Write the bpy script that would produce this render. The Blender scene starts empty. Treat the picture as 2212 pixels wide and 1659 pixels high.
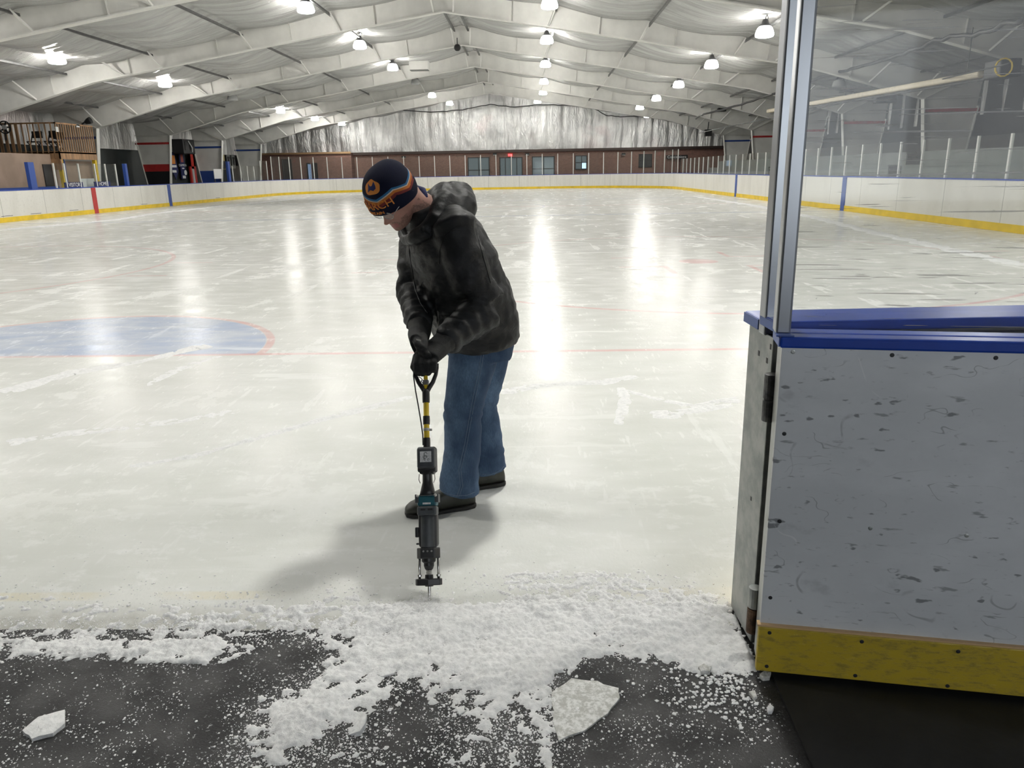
import bpy, bmesh, math, random
from mathutils import Vector, Matrix, noise
R = math.radians
rnd = random.Random(7)
sc = bpy.context.scene
COL = sc.collection
D = bpy.data

# ------------------------------------------------------------------ camera
FPX, PITCH, ROLL, YAW, CH = 1653.222, 0.2718, -0.0177, -0.0304, 1.42465
cp, sp, cy, sy = math.cos(PITCH), math.sin(PITCH), math.cos(YAW), math.sin(YAW)
FW = Vector((sy*cp, cy*cp, -sp)); RT0 = Vector((cy, -sy, 0)); UP0 = RT0.cross(FW)
c_, s_ = math.cos(ROLL), math.sin(ROLL)
RT = c_*RT0 + s_*UP0; UP = -s_*RT0 + c_*UP0
CAM = Vector((0, 0, CH))
cd = D.cameras.new('camera'); cam = D.objects.new('camera', cd); COL.objects.link(cam)
cd.sensor_width = 36; cd.lens = FPX*36/2212; cd.clip_start = .05; cd.clip_end = 300
cam.matrix_world = Matrix(((RT.x, UP.x, -FW.x, 0), (RT.y, UP.y, -FW.y, 0), (RT.z, UP.z, -FW.z, CH), (0, 0, 0, 1)))
sc.camera = cam
def at(px, py, x=None, y=None, z=None):
    d = FW + RT*((px-1106)/FPX) + UP*((829.5-py)/FPX)
    t = (z-CH)/d.z if z is not None else (y/d.y if y is not None else x/d.x)
    return CAM + d*t
def proj(p):
    d = Vector(p)-CAM; zc = d.dot(FW)
    return 1106+FPX*d.dot(RT)/zc, 829.5-FPX*d.dot(UP)/zc

# ------------------------------------------------------------------ mesh builder
OFF = {}
class MB:
    def __init__(s): s.v = []; s.f = []; s.m = []; s.uv = {}; s.mi = 0
    def add(s, vs, fs):
        b = len(s.v); s.v += [Vector(p) for p in vs]
        for f in fs: s.f.append(tuple(b+i for i in f)); s.m.append(s.mi)
        return b
    def box(s, c, size, M=None):
        x, y, z = [k/2 for k in size]; c = Vector(c)
        vs = [Vector(p) for p in ((-x,-y,-z),(x,-y,-z),(x,y,-z),(-x,y,-z),(-x,-y,z),(x,-y,z),(x,y,z),(-x,y,z))]
        s.add([(M @ p if M else p)+c for p in vs], [(0,3,2,1),(4,5,6,7),(0,1,5,4),(1,2,6,5),(2,3,7,6),(3,0,4,7)]); return s
    def mm(s, x0, x1, y0, y1, z0, z1):
        return s.box(((x0+x1)/2, (y0+y1)/2, (z0+z1)/2), (abs(x1-x0), abs(y1-y0), abs(z1-z0)))
    def bar(s, a, b, w, h, up=(0,0,1)):
        a, b = Vector(a), Vector(b); d = (b-a); L = d.length; d.normalize()
        sd = d.cross(Vector(up))
        if sd.length < 1e-5: sd = d.cross(Vector((1,0,0)))
        sd.normalize(); u = sd.cross(d)
        M = Matrix((d, sd, u)).transposed()
        return s.box((a+b)/2, (L, w, h), M)
    def rings(s, rs, cap=True, closed=True):
        n = len(rs[0]); b = len(s.v)
        for r in rs: s.v += [Vector(p) for p in r]
        for i in range(len(rs)-1):
            for j in range(n if closed else n-1):
                k = (j+1) % n
                s.f.append((b+i*n+j, b+i*n+k, b+(i+1)*n+k, b+(i+1)*n+j)); s.m.append(s.mi)
        if cap:
            s.f.append(tuple(b+j for j in reversed(range(n)))); s.m.append(s.mi)
            s.f.append(tuple(b+(len(rs)-1)*n+j for j in range(n))); s.m.append(s.mi)
        return s
    def tube(s, pts, r, n=8, cap=True):
        pts = [Vector(p) for p in pts]; m = len(pts)
        rr = r if isinstance(r, (list, tuple)) else [r]*m
        t0 = (pts[1]-pts[0]).normalized()
        a = t0.cross(Vector((0,0,1)) if abs(t0.z) < .9 else Vector((1,0,0))).normalized()
        rs = []
        for i, p in enumerate(pts):
            t = (pts[min(i+1,m-1)]-pts[max(i-1,0)]).normalized()
            a = (a - t*a.dot(t)).normalized(); b = t.cross(a)
            rs.append([p + (a*math.cos(2*math.pi*j/n)+b*math.sin(2*math.pi*j/n))*rr[i] for j in range(n)])
        return s.rings(rs, cap)
    def loft(s, secs, side, n=24, ex=2.0):
        """secs: (centre, half along side, half along front); rings lie across the path"""
        cs = [Vector(q[0]) for q in secs]; m = len(cs); rs = []
        for i, q in enumerate(secs):
            t = (cs[min(i+1,m-1)]-cs[max(i-1,0)]).normalized()
            sd = Vector(q[3]) if len(q) > 3 else Vector(side)
            sd = (sd - t*sd.dot(t)).normalized(); fr = t.cross(sd)
            ring = []
            for j in range(n):
                a = 2*math.pi*j/n; ca, sa = math.cos(a), math.sin(a)
                ca = math.copysign(abs(ca)**(2/ex), ca); sa = math.copysign(abs(sa)**(2/ex), sa)
                ring.append(cs[i]+sd*q[1]*ca+fr*q[2]*sa)
            rs.append(ring)
        return s.rings(rs)
    def lathe(s, prof, c=(0,0,0), n=20, M=None, cap=True):
        c = Vector(c); rs = []
        for r, z in prof:
            rs.append([(M @ Vector((r*math.cos(2*math.pi*j/n), r*math.sin(2*math.pi*j/n), z)) if M else Vector((r*math.cos(2*math.pi*j/n), r*math.sin(2*math.pi*j/n), z)))+c for j in range(n)])
        return s.rings(rs, cap)
    def ball(s, c, r, n=12, M=None):
        r = Vector((r,r,r)) if not hasattr(r, '__len__') else Vector(r)
        rs = []
        for i in range(1, n):
            a = math.pi*i/n
            rs.append([(lambda p: (M @ p if M else p)+Vector(c))(Vector((r.x*math.sin(a)*math.cos(2*math.pi*j/(2*n)), r.y*math.sin(a)*math.sin(2*math.pi*j/(2*n)), -r.z*math.cos(a)))) for j in range(2*n)])
        return s.rings(rs)
    def prism(s, poly, a, b):
        """poly points already 3D; extruded by vector from a to b"""
        n = len(poly); d = Vector(b)-Vector(a)
        vs = [Vector(p)+Vector(a) for p in poly]+[Vector(p)+Vector(a)+d for p in poly]
        s.add(vs, [tuple(reversed(range(n))), tuple(range(n, 2*n))]+[(i, (i+1) % n, n+(i+1) % n, n+i) for i in range(n)]); return s
    def build(s, name, mat, parent=None, smooth=False, bevel=0, fix=True):
        off = OFF.get(parent.name, Vector()) if parent else Vector()
        me = D.meshes.new(name)
        me.from_pydata([tuple(p-off) for p in s.v], [], s.f)
        for m in (mat if isinstance(mat, (list, tuple)) else [mat]): me.materials.append(m)
        if isinstance(mat, (list, tuple)): me.polygons.foreach_set('material_index', s.m)
        if fix:
            b = bmesh.new(); b.from_mesh(me); bmesh.ops.recalc_face_normals(b, faces=b.faces); b.to_mesh(me); b.free()
        if smooth:
            me.polygons.foreach_set('use_smooth', [True]*len(me.polygons))
        me.update()
        o = D.objects.new(name, me); COL.objects.link(o)
        if parent: o.parent = parent; OFF[o.name] = off
        if bevel:
            md = o.modifiers.new('edge', 'BEVEL'); md.width = bevel; md.segments = 2; md.limit_method = 'ANGLE'
        return o
def tag(o, label, cat, group=None):
    o['label'] = label; o['category'] = cat
    if group: o['group'] = group
    return o
def thing(name, loc, label, cat, group=None):
    o = D.objects.new(name, None); COL.objects.link(o); o.location = loc; o.empty_display_size = .1
    OFF[o.name] = Vector(loc); return tag(o, label, cat, group)
def struct(o): o['kind'] = 'structure'; return o
def stuff(o): o['kind'] = 'stuff'; return o
def copy_tree(o, delta):
    r = o.copy(); COL.objects.link(r); r.location = o.location+Vector(delta)
    OFF[r.name] = OFF.get(o.name, Vector())+Vector(delta)
    for ch in o.children:
        c = ch.copy(); COL.objects.link(c); c.parent = r
        for g in ch.children:
            d = g.copy(); COL.objects.link(d); d.parent = c
    return r
def bake(o):
    """apply modifiers"""
    dg = bpy.context.evaluated_depsgraph_get(); dg.update()
    me = D.meshes.new_from_object(o.evaluated_get(dg)); o.modifiers.clear(); o.data = me; me.name = o.name
    return o
def remesh(o, vox, it=4, fac=.5):
    m = o.modifiers.new('r', 'REMESH'); m.mode = 'VOXEL'; m.voxel_size = vox; m.use_smooth_shade = True
    if it:
        m = o.modifiers.new('s', 'SMOOTH'); m.iterations = it; m.factor = fac
    bake(o); o.data.polygons.foreach_set('use_smooth', [True]*len(o.data.polygons)); return o
ORD = 'first second third fourth fifth sixth seventh eighth ninth tenth'.split()

# ------------------------------------------------------------------ shader helper
class S:
    def __init__(s, nt, k): s.nt = nt; s.k = k
    def _o(s, op, b=None, c=None):
        n = s.nt.nodes.new('ShaderNodeMath'); n.operation = op
        for i, q in enumerate((s, b, c)):
            if q is None: continue
            if isinstance(q, S): s.nt.links.new(q.k, n.inputs[i])
            else: n.inputs[i].default_value = q
        return S(s.nt, n.outputs[0])
    def __add__(s, b): return s._o('ADD', b)
    def __sub__(s, b): return s._o('SUBTRACT', b)
    def __mul__(s, b): return s._o('MULTIPLY', b)
    def __truediv__(s, b): return s._o('DIVIDE', b)
    def abs(s): return s._o('ABSOLUTE')
    def max(s, b): return s._o('MAXIMUM', b)
    def min(s, b): return s._o('MINIMUM', b)
    def pw(s, b): return s._o('POWER', b)
    def sqrt(s): return s._o('SQRT')
    def lt(s, b): return s._o('LESS_THAN', b)
    def gt(s, b): return s._o('GREATER_THAN', b)
    def frac(s): return s._o('FRACT')
    def inv(s): return (s*-1)+1
    def step(s, a, b, lo=0., hi=1.):
        n = s.nt.nodes.new('ShaderNodeMapRange'); n.interpolation_type = 'SMOOTHSTEP'
        s.nt.links.new(s.k, n.inputs[0])
        for i, q in zip((1,2,3,4), (a,b,lo,hi)): n.inputs[i].default_value = q
        return S(s.nt, n.outputs[0])
class Mat:
    def __init__(s, name, col=(.8,.8,.8), rough=.5, metal=0., spec=.5, emit=None, estr=0, **kw):
        s.m = D.materials.new(name); s.m.use_nodes = True; s.nt = s.m.node_tree
        s.b = s.nt.nodes['Principled BSDF']; s.out = s.nt.nodes['Material Output']
        s.b.inputs['Base Color'].default_value = (*col, 1); s.b.inputs['Roughness'].default_value = rough
        s.b.inputs['Metallic'].default_value = metal; s.b.inputs['Specular IOR Level'].default_value = spec
        if emit: s.b.inputs['Emission Color'].default_value = (*emit, 1); s.b.inputs['Emission Strength'].default_value = estr
        for k, q in kw.items(): s.b.inputs[k.replace('_', ' ')].default_value = q
        s._tc = None; s.c = S_col(s, col)
    def new(s, t): return s.nt.nodes.new(t)
    def ln(s, a, b): s.nt.links.new(a.k if isinstance(a, S) else a, b)
    def co(s, which='Object'):
        if s._tc is None: s._tc = s.new('ShaderNodeTexCoord')
        return s._tc.outputs[which]
    def xyz(s, which='Object'):
        n = s.new('ShaderNodeSeparateXYZ'); s.ln(s.co(which), n.inputs[0])
        return [S(s.nt, n.outputs[i]) for i in range(3)]
    def noise(s, scale=5, stretch=(1,1,1), detail=4, rough=.55, rot=(0,0,0), dist=0, which='Object', off=(0,0,0)):
        mp = s.new('ShaderNodeMapping'); s.ln(s.co(which), mp.inputs[0]); mp.inputs['Scale'].default_value = stretch; mp.inputs['Rotation'].default_value = rot; mp.inputs['Location'].default_value = off
        n = s.new('ShaderNodeTexNoise'); s.ln(mp.outputs[0], n.inputs[0])
        n.inputs['Scale'].default_value = scale; n.inputs['Detail'].default_value = detail; n.inputs['Roughness'].default_value = rough; n.inputs['Distortion'].default_value = dist
        return S(s.nt, n.outputs[0])
    def mix(s, a, b, f):
        n = s.new('ShaderNodeMix'); n.data_type = 'RGBA'
        for q, i in ((a, 6), (b, 7)):
            if isinstance(q, tuple): n.inputs[i].default_value = (*q, 1)
            else: s.ln(q, n.inputs[i])
        if isinstance(f, S): s.ln(f, n.inputs[0])
        else: n.inputs[0].default_value = f
        return n.outputs[2]
    def color(s, c): s.ln(c, s.b.inputs['Base Color']); return s
    def rough(s, r): s.ln(r, s.b.inputs['Roughness']); return s
    def bump(s, h, strength=.3, dist=.01):
        n = s.new('ShaderNodeBump'); n.inputs['Strength'].default_value = strength; n.inputs['Distance'].default_value = dist
        s.ln(h, n.inputs['Height']); s.ln(n.outputs[0], s.b.inputs['Normal']); return s
def S_col(s, c): return c
def simple(name, col, rough=.5, metal=0., var=.0, scale=6, bump=0, stretch=(1,1,1), **kw):
    m = Mat(name, col, rough, metal, **kw)
    if var:
        n = m.noise(scale, stretch); m.color(m.mix(tuple(c*(1-var) for c in col), tuple(min(1, c*(1+var)) for c in col), n.step(.3, .7)))
    if bump: m.bump(m.noise(scale*4, stretch), bump, .01)
    return m.m

# ------------------------------------------------------------------ constants of the hall
XC, HW = -4.1, 14.07          # rink centre line and half width
XL, XR = XC-HW, XC+HW
B1, RC, B2, YE = 25.53, 32.19, 39.0, 62.96
GL = 6.1
RX = -3.04                    # roof ridge
FY = [29.085+7.317*k for k in range(-4, 5)]
WL, WR, WF, WN = RX-19.0, RX+19.0, 65.67, -4.0
BH = 1.07
FLZ = -.015

# ------------------------------------------------------------------ materials
def ice_mat():
    m = Mat('ice', (.83,.83,.79), .16, spec=.28, IOR=1.10)
    x, y, z = m.xyz()
    def ln(d, w, s=.03): return d.abs().step(w/2, w/2+s, 1, 0)
    def dist(cx, cy): return ((x-cx)*(x-cx)+(y-cy)*(y-cy)).sqrt()
    mott = m.noise(.55, detail=3); m2 = m.noise(2.2, (1, 2.2, 1), detail=4)
    base = m.mix((.715,.725,.685), (.80,.805,.775), (mott*.5+m2*.5).step(.36, .64))
    inx = (x-XC).abs().step(HW-.1, HW, 1, 0)
    red = ln(y-GL, .05, .02)
    red = red.max(ln(y-(YE-4.0), .05, .03))
    for sg in (-1, 1):
        d = dist(XC+sg*6.7, GL+6.1)
        red = red.max(ln(d-4.57, .05, .025)).max(d.step(.28, .32, 1, 0))
        d = dist(XC+sg*6.7, YE-10.1); red = red.max(ln(d-4.57, .05, .04)).max(d.step(.28, .34, 1, 0))
        # the short strokes beside each dot
        ax = (x-(XC+sg*6.7)).abs(); ay = (y-(GL+6.1)).abs()
        red = red.max(ln(ay-.62, .06, .02)*ln(ax-.95, .7, .02)).max(ln(ax-.62, .06, .02)*ln(ay-1.0, .8, .02))
        red = red.max(ln(ay-.85, .05, .02)*ln(ax-5.0, .6, .02))
    red = red.max(ln(y-RC, .3, .03)*.8)
    dc = dist(XC, RC)
    blue = ln(y-B1, .3, .03).max(ln(y-B2, .3, .03)).max(ln(dc-4.57, .05, .04))
    dg = dist(XC, GL)
    half = (y-GL).step(0, .01)
    crease = dg.step(1.78, 1.8, 1, 0)*half
    red = red.max(ln(dg-1.83, .05, .02)*half)
    fade = m2.step(.3, .65, 1., .55)
    c = m.mix(base, (.40,.49,.70), crease*fade*.75)
    c = m.mix(c, (.24,.30,.50), blue*fade*.6)
    c = m.mix(c, (.74,.36,.36), red*fade*.58)
    # faint yellow of the buried sill line at the ice edge
    yl = ln(y-2.385-(x*.012), .035, .02)*m.noise(1.6, detail=3, off=(4,0,0)).step(.42, .6)
    c = m.mix(c, (.78,.62,.25), yl*.22)
    # skate cuts and snow dust
    cut = m.noise(3.2, (1, .12, 1), detail=6, rot=(0,0,R(38))).step(.62, .66)
    cut = cut.max(m.noise(3.6, (.14, 1, 1), detail=5, rot=(0,0,R(24))).step(.63, .68))
    dust = m.noise(1.3, (1, .6, 1), detail=6, rough=.72, rot=(0,0,R(25))).step(.54, .70)
    near = y.step(4.5, 2.6)
    dust2 = m.noise(6., (1, 1.4, 1), detail=5, rough=.7).step(.52, .66)*near
    fleck = m.noise(30, (1, .5, 1), detail=3, rough=.6).step(.65, .72)*m.noise(1.1, off=(7,2,0)).step(.4, .6)
    fine = m.noise(24, (1, .16, 1), detail=3, rough=.6, rot=(0,0,R(22))).step(.58, .68)*y.step(11, 4)*m2.step(.35, .6)
    sn = (cut*.28).max(fine*.42).max(dust*.5).max(dust2*.6).max(fleck*.8)
    c = m.mix(c, (.91,.91,.90), sn*.75)
    # grey wear, only in blotches
    wear = m.noise(1.0, (1, 1.6, 1), detail=4, rough=.65, off=(3,9,0)).step(.50, .70)
    c = m.mix(c, (.62,.62,.58), wear*.16)
    lip = y.step(2.33, 2.22)*m.noise(14, detail=6, rough=.7, off=(1,1,1)).step(.35, .65, .35, 1.)
    c = m.mix(c, (.40,.385,.34), lip*.6)
    m.color(c)
    m.rough((m2.step(.3, .7, .12, .27)) + sn*.5 + y.step(3.4, 2.5)*.3)
    h = m.noise(5, (1.4, .8, 1), detail=7, rough=.66)*.75
    m.bump(h, .36, .014)
    return m.m
def snow_mat():
    m = Mat('snow', (.86,.86,.86), .6, spec=.4)
    m.color(m.mix((.80,.805,.80), (.94,.94,.935), m.noise(40, detail=7, rough=.75).step(.36, .60)))
    m.bump(m.noise(160, detail=5, rough=.7), .6, .006); return m.m
def rubber_mat():
    m = Mat('rubber', (.02,.02,.02), .6)
    g = m.noise(230, detail=2).step(.35, .75)
    c = m.mix((.006,.006,.0065), (.022,.022,.023), g)
    worn = m.noise(2.2, detail=6, rough=.65).step(.45, .7)
    c = m.mix(c, (.028,.028,.029), worn*.6)
    fl = m.noise(95, (1,1,1), detail=4, rough=.7).step(.60, .68)*m.noise(3.2, detail=5, rough=.65, off=(2,5,0)).step(.43, .6)
    x, y, z = m.xyz()
    fl = fl*x.step(.70, .62)
    c = m.mix(c, (.62,.62,.62), fl*.75)
    m.color(c); m.rough(m.noise(6, detail=4).step(.35, .65, .5, .75)); m.bump(g+fl*2, .35, .003); return m.m
def gate_white():
    m = Mat('scuffed_white_board', (.68,.69,.70), .34)
    dirt = m.noise(2.4, (1,1,1.6), detail=6, rough=.6)
    c = m.mix((.61,.62,.63), (.70,.71,.72), dirt.step(.35, .65))
    x, y, z = m.xyz()
    low = z.step(.75, .12)          # more hits near the foot, where pucks strike
    sc1 = m.noise(17, (1, 1, 2.3), detail=3, rough=.45, rot=(0,R(15),0)).step(.665, .72)
    sc2 = m.noise(11, (1, 1, 4.0), detail=4, rough=.5, rot=(0,R(-20),0), off=(3,1,2)).step(.65, .72)
    l1 = (m.noise(3.1, (1, 1, .9), detail=2, off=(1,2,8))-.5).abs().step(.0015, .006, 1, 0)*m.noise(6, off=(9,1,1)).step(.55, .64)
    l2 = (m.noise(5.2, (1, 1, 2.4), detail=2, rot=(0,R(40),0), off=(5,2,3))-.5).abs().step(.001, .006, 1, 0)*m.noise(8, off=(2,7,1)).step(.52, .6)
    fine = m.noise(30, (.5, 1, 3), detail=7, rough=.75, off=(2,2,2)).step(.60, .72)*low
    sc3 = m.noise(26, (1,1,3), detail=4, rough=.6, rot=(0,R(48),0), off=(6,1,9)).step(.64, .74)
    k = (sc1*.8).max(sc2*.6).max(l1*.45).max(l2*.5).max(fine*.45).max(sc3*.5)
    sm = m.noise(7, (1,1,1.5), detail=5, rough=.6, rot=(0,R(-35),0), off=(4,4,4)).step(.60, .72)
    k = k.max(sm*.22)
    c = m.mix(c, (.14,.145,.15), k)
    l3 = (m.noise(2.3, (1.2, 1, 1), detail=2, off=(11,2,3))-.5).abs().step(.001, .004, 1, 0)*m.noise(5, off=(1,3,17)).step(.56, .62)
    c = m.mix(c, (.8,.8,.8), l3*.6)
    m.color(c); m.rough(k*.3+.33); return m.m
def board_white():
    m = Mat('rink_board_white', (.8,.78,.72), .32)
    x, y, z = m.xyz('UV')
    st = m.noise(1.2, (5,1,.35), detail=6, rough=.65).step(.4, .7)
    sp = m.noise(14, (1,1,1), detail=4, rough=.6).step(.56, .68)
    c = m.mix((.80,.785,.735), (.66,.645,.59), st*.55)
    c = m.mix(c, (.52,.51,.46), sp*.35)
    seam = ((x/2.44).frac()-.5).abs().step(.003, .006, 1, 0)
    c = m.mix(c, (.25,.25,.23), seam*.7)
    m.color(c); return m.m
def foil_mat():
    m = Mat('silver_foil', (.80,.80,.80), .32, .8)
    h = m.noise(1.6, (3, 3, .8), detail=6, rough=.6, dist=.8)+m.noise(9, (1,1,.6), detail=4)*.25
    m.bump(h, .8, .12)
    c = m.mix((.60,.60,.60), (.82,.82,.81), m.noise(.6, detail=3).step(.35, .65))
    c = m.mix(c, (.74,.62,.62), m.noise(.28, (1,1,1.4), detail=2, off=(3,0,1)).step(.55, .7)*.5)
    m.color(c); return m.m
def brick_mat():
    m = Mat('brick', (.2,.12,.1), .7)
    mp = m.new('ShaderNodeMapping'); m.ln(m.co(), mp.inputs[0]); mp.inputs['Rotation'].default_value = (R(90),0,0)
    b = m.new('ShaderNodeTexBrick'); m.ln(mp.outputs[0], b.inputs[0])
    b.inputs['Color1'].default_value = (.26,.13,.10,1); b.inputs['Color2'].default_value = (.19,.095,.075,1); b.inputs['Mortar'].default_value = (.2,.17,.15,1)
    b.inputs['Scale'].default_value = 4.5; b.inputs['Mortar Size'].default_value = .012
    m.color(b.outputs[0]); return m.m
def glass_mat(name, haze, tint, scr=0):
    m = Mat(name); nt = m.nt; nt.nodes.remove(m.b)
    tr = m.new('ShaderNodeBsdfTransparent'); tr.inputs[0].default_value = (*tint, 1)
    df = m.new('ShaderNodeBsdfDiffuse'); df.inputs[0].default_value = (.5,.485,.455,1)
    gl = m.new('ShaderNodeBsdfGlossy'); gl.inputs['Roughness'].default_value = .04
    lw = m.new('ShaderNodeFresnel'); lw.inputs[0].default_value = 1.38
    a = m.new('ShaderNodeMixShader'); b = m.new('ShaderNodeMixShader')
    m.ln(tr.outputs[0], a.inputs[1]); m.ln(df.outputs[0], a.inputs[2])
    if scr:
        cl = m.noise(2.0, detail=5, rough=.6).step(.4, .7)
        st = lambda sc_, an, o, lo, ln_=.28: m.noise(sc_, (ln_*1.6, 1, 26), detail=2, rough=.4, rot=(0,R(an),0), off=o).step(lo, lo+.035)
        s1 = st(5, 6, (3,3,1), .70).max(st(4, -24, (8,1,1), .70, .2)); s2 = st(6, -32, (1,6,2), .70).max(st(7, 14, (5,5,9), .71, .4))
        s3 = st(5, 55, (12,6,2), .71).max(st(9, -8, (2,8,4), .70, .5))
        sm = m.noise(22, (1,1,2.), detail=3, rot=(0,R(20),0)).step(.73, .78)
        f = s1.max(s2).max(s3)*.55
        f = f.max(sm*.45).max(cl*.05) + haze
        m.ln(f*S(nt, m.new('ShaderNodeNewGeometry').outputs['Backfacing']).inv(), a.inputs[0])
    else: a.inputs[0].default_value = haze*.6
    gm = m.new('ShaderNodeNewGeometry'); fr_ = S(nt, lw.outputs[0])*S(nt, gm.outputs['Backfacing']).inv()
    m.ln(fr_*.8, b.inputs[0]); m.ln(a.outputs[0], b.inputs[1]); m.ln(gl.outputs[0], b.inputs[2]); m.ln(b.outputs[0], m.out.inputs[0])
    return m.m
def fabric_roof():
    m = Mat('white_vinyl', (.80,.80,.79), .22, metal=.35, spec=.8)
    c = m.mix((.58,.58,.57), (.76,.76,.75), m.noise(1.0, (.25, 3, 1), detail=5).step(.35, .65)); m.color(c)
    m.bump(m.noise(1.4, (.22, 5, 1), detail=6, rough=.7), .9, .12); return m.m
def jacket_mat():
    m = Mat('black_nylon', (.008,.009,.010), .52, spec=.28)
    m.color(m.mix((.006,.0065,.007), (.014,.015,.0165), m.noise(7, detail=4).step(.35, .65)))
    x, y, z = m.xyz()
    m.bump(m.noise(26, (1,1,1.8), detail=5, rough=.6), .35, .012); return m.m
def denim_mat():
    m = Mat('denim', (.05,.09,.17), .8, spec=.2)
    f = m.noise(6, (1,1,.6), detail=4).step(.35, .68)
    c = m.mix((.030,.055,.105), (.105,.17,.27), f)
    t = m.noise(260, (1,1,.25), detail=2).step(.3, .7)
    c = m.mix(c, (.02,.035,.07), t*.35)
    m.color(c); m.bump(t+m.noise(9, (1,1,1.6), detail=3)*4, .14, .006); return m.m
def hat_mat():
    m = Mat('knit', (.01,.012,.03), .9, spec=.2)
    u, v, w = m.xyz('UV')
    # zigzag band: u is the angle from the front in degrees/100, v the height in the hat in dm
    tri = ((u-.21).abs()*.42).min((u-.99).abs()*.55+.02)
    t = v-.47-tri
    band = lambda a, b: t.step(a, a+.015)*t.step(b, b+.015, 1, 0)
    navy = (.0065,.008,.022)
    c = m.mix(navy, (.035,.13,.27), band(.12, .20))
    c = m.mix(c, (.55,.48,.40), band(.075, .12))
    c = m.mix(c, (.48,.15,.035), band(-.03, .075))
    c = m.mix(c, (.17,.035,.03), band(-.14, -.03))
    m.color(c); m.bump(m.noise(420, detail=2), .5, .003); return m.m

MI = ice_mat(); MSNOW = snow_mat(); MRUB = rubber_mat(); MGATE = gate_white(); MBOARD = board_white(); MFOIL = foil_mat(); MBRICK = brick_mat()
MGLASS = glass_mat('scratched_glass', .085, (.985,.99,.988), 1); MGLASS2 = glass_mat('rink_glass', .045, (.93,.95,.94)); MROOF = fabric_roof()
MJACK = jacket_mat(); MDEN = denim_mat(); MHAT = hat_mat()
MMAT = simple('black_mat', (.010,.010,.0105), .62, var=.4, scale=5, bump=.1)
MSTEEL = simple('white_painted_steel', (.82,.81,.775), .5, var=.07, scale=1.2)
MDARK = simple('dark_steel', (.10,.10,.10), .5, var=.2)
def kick_mat():
    m = Mat('worn_yellow', (.62,.43,.03), .5)
    k = m.noise(34, (.6,1,2), detail=7, rough=.72, rot=(0,R(12),0)).step(.46, .66)
    c = m.mix((.52,.37,.025), (.26,.20,.03), k*.75)
    c = m.mix(c, (.66,.52,.12), m.noise(40, (.5,1,3), detail=5, rough=.7, rot=(0,R(-25),0)).step(.62, .70)*.6)
    m.color(c); m.bump(k, .3, .004); return m.m
MKICK = kick_mat()
MYEL = simple('yellow_plastic', (.80,.56,.03), .45, var=.12, scale=3)
MBLUE = simple('blue_cap', (.012,.055,.36), .28, var=.12, scale=8)
MBLUEL = simple('blue_cap_cut_end', (.10,.16,.42), .5)
MBLUE2 = simple('blue_paint', (.025,.07,.30), .45)
MRED = simple('red_paint', (.45,.03,.03), .45, var=.1)
MBLK = simple('black_paint', (.012,.012,.014), .5)
MBLKP = simple('black_plastic', (.018,.018,.019), .42, var=.2, scale=30)
MGREYP = simple('charcoal_plastic', (.05,.055,.06), .45, var=.15, scale=30)
MTEAL = simple('teal_plastic', (.012,.10,.13), .4)
MALU = simple('aluminium', (.36,.375,.40), .33, .85, var=.06, scale=4, stretch=(1,1,.2))
def galv():
    m = Mat('galvanized_steel', (.40,.42,.41), .48, .75)
    c = m.mix((.30,.32,.31), (.47,.48,.46), m.noise(9, detail=6, rough=.65).step(.35, .65))
    c = m.mix(c, (.10,.10,.09), m.noise(6, (1,1,.4), detail=6, rough=.7, off=(2,2,2)).step(.58, .72)*.6); m.color(c); return m.m
MGALV = galv()
MHINGE = simple('dirty_hinge_steel', (.12,.12,.12), .5, .6, var=.6, scale=18)
MRUST = simple('rusty_pin', (.12,.07,.04), .6, .4, var=.5, scale=40)
MCHROME = simple('bare_steel', (.55,.54,.52), .28, 1., var=.25, scale=40)
MWHITEP = simple('white_post', (.72,.72,.69), .4)
MWOOD = simple('deck_wood', (.36,.21,.11), .6, var=.35, scale=3, stretch=(2,2,.4))
MTAN = simple('tan_plywood', (.36,.26,.20), .65, var=.14, scale=1.2)
MDGREEN = simple('dark_green_wall', (.016,.023,.023), .6, var=.25, scale=1)
MGREY = simple('grey_concrete', (.20,.21,.20), .6, var=.15, scale=2)
MDGREY = simple('dark_grey', (.055,.057,.055), .6, var=.2, scale=1)
MPALE = simple('bleacher_boards', (.22,.235,.225), .5, var=.12, scale=2)
MWGL = simple('window_pane', (.06,.08,.10), .08, 0, spec=.8)
MFRAME = simple('dark_window_frame', (.02,.02,.022), .4)
MDOOR = simple('dark_door', (.035,.035,.04), .4)
MLITW = Mat('lit_window', (.1,.12,.16), .3, emit=(.45,.65,1.), estr=.35).m
MSCREEN = Mat('lit_screen', (.2,.3,.5), .3, emit=(.5,.7,1.), estr=1.6).m
MEXIT = Mat('exit_sign_red', (.5,.03,.03), .4, emit=(1.,.05,.06), estr=2.0).m
MLAMP = Mat('lamp_glow', (1,1,.95), .4, emit=(1.,.98,.92), estr=78.).m
MLAMP2 = Mat('lamp_glow_bright', (1,1,.95), .4, emit=(1.,.98,.92), estr=130.).m
MLOFF = simple('lamp_glass_off', (.55,.56,.56), .2)
MLEM = simple('white_text', (.75,.75,.75), .5)
MSKIN = simple('skin', (.44,.23,.175), .5, var=.12, scale=22, Subsurface_Weight=.08)
MLIP = simple('lips', (.38,.14,.12), .5)
MSTUB = simple('stubble', (.30,.165,.125), .65, var=.25, scale=160)
MORANGE = simple('orange_knit', (.62,.22,.045), .9)
MPUB = simple('dull_boot_rubber', (.022,.024,.018), .5, var=.35, scale=14)
MSOLE = simple('boot_sole', (.012,.012,.011), .7)
MGLOVE = simple('black_fleece', (.008,.0085,.0085), .85, var=.3, scale=60, bump=.2)
MGREYLOGO = simple('grey_print', (.065,.065,.06), .7)
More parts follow.
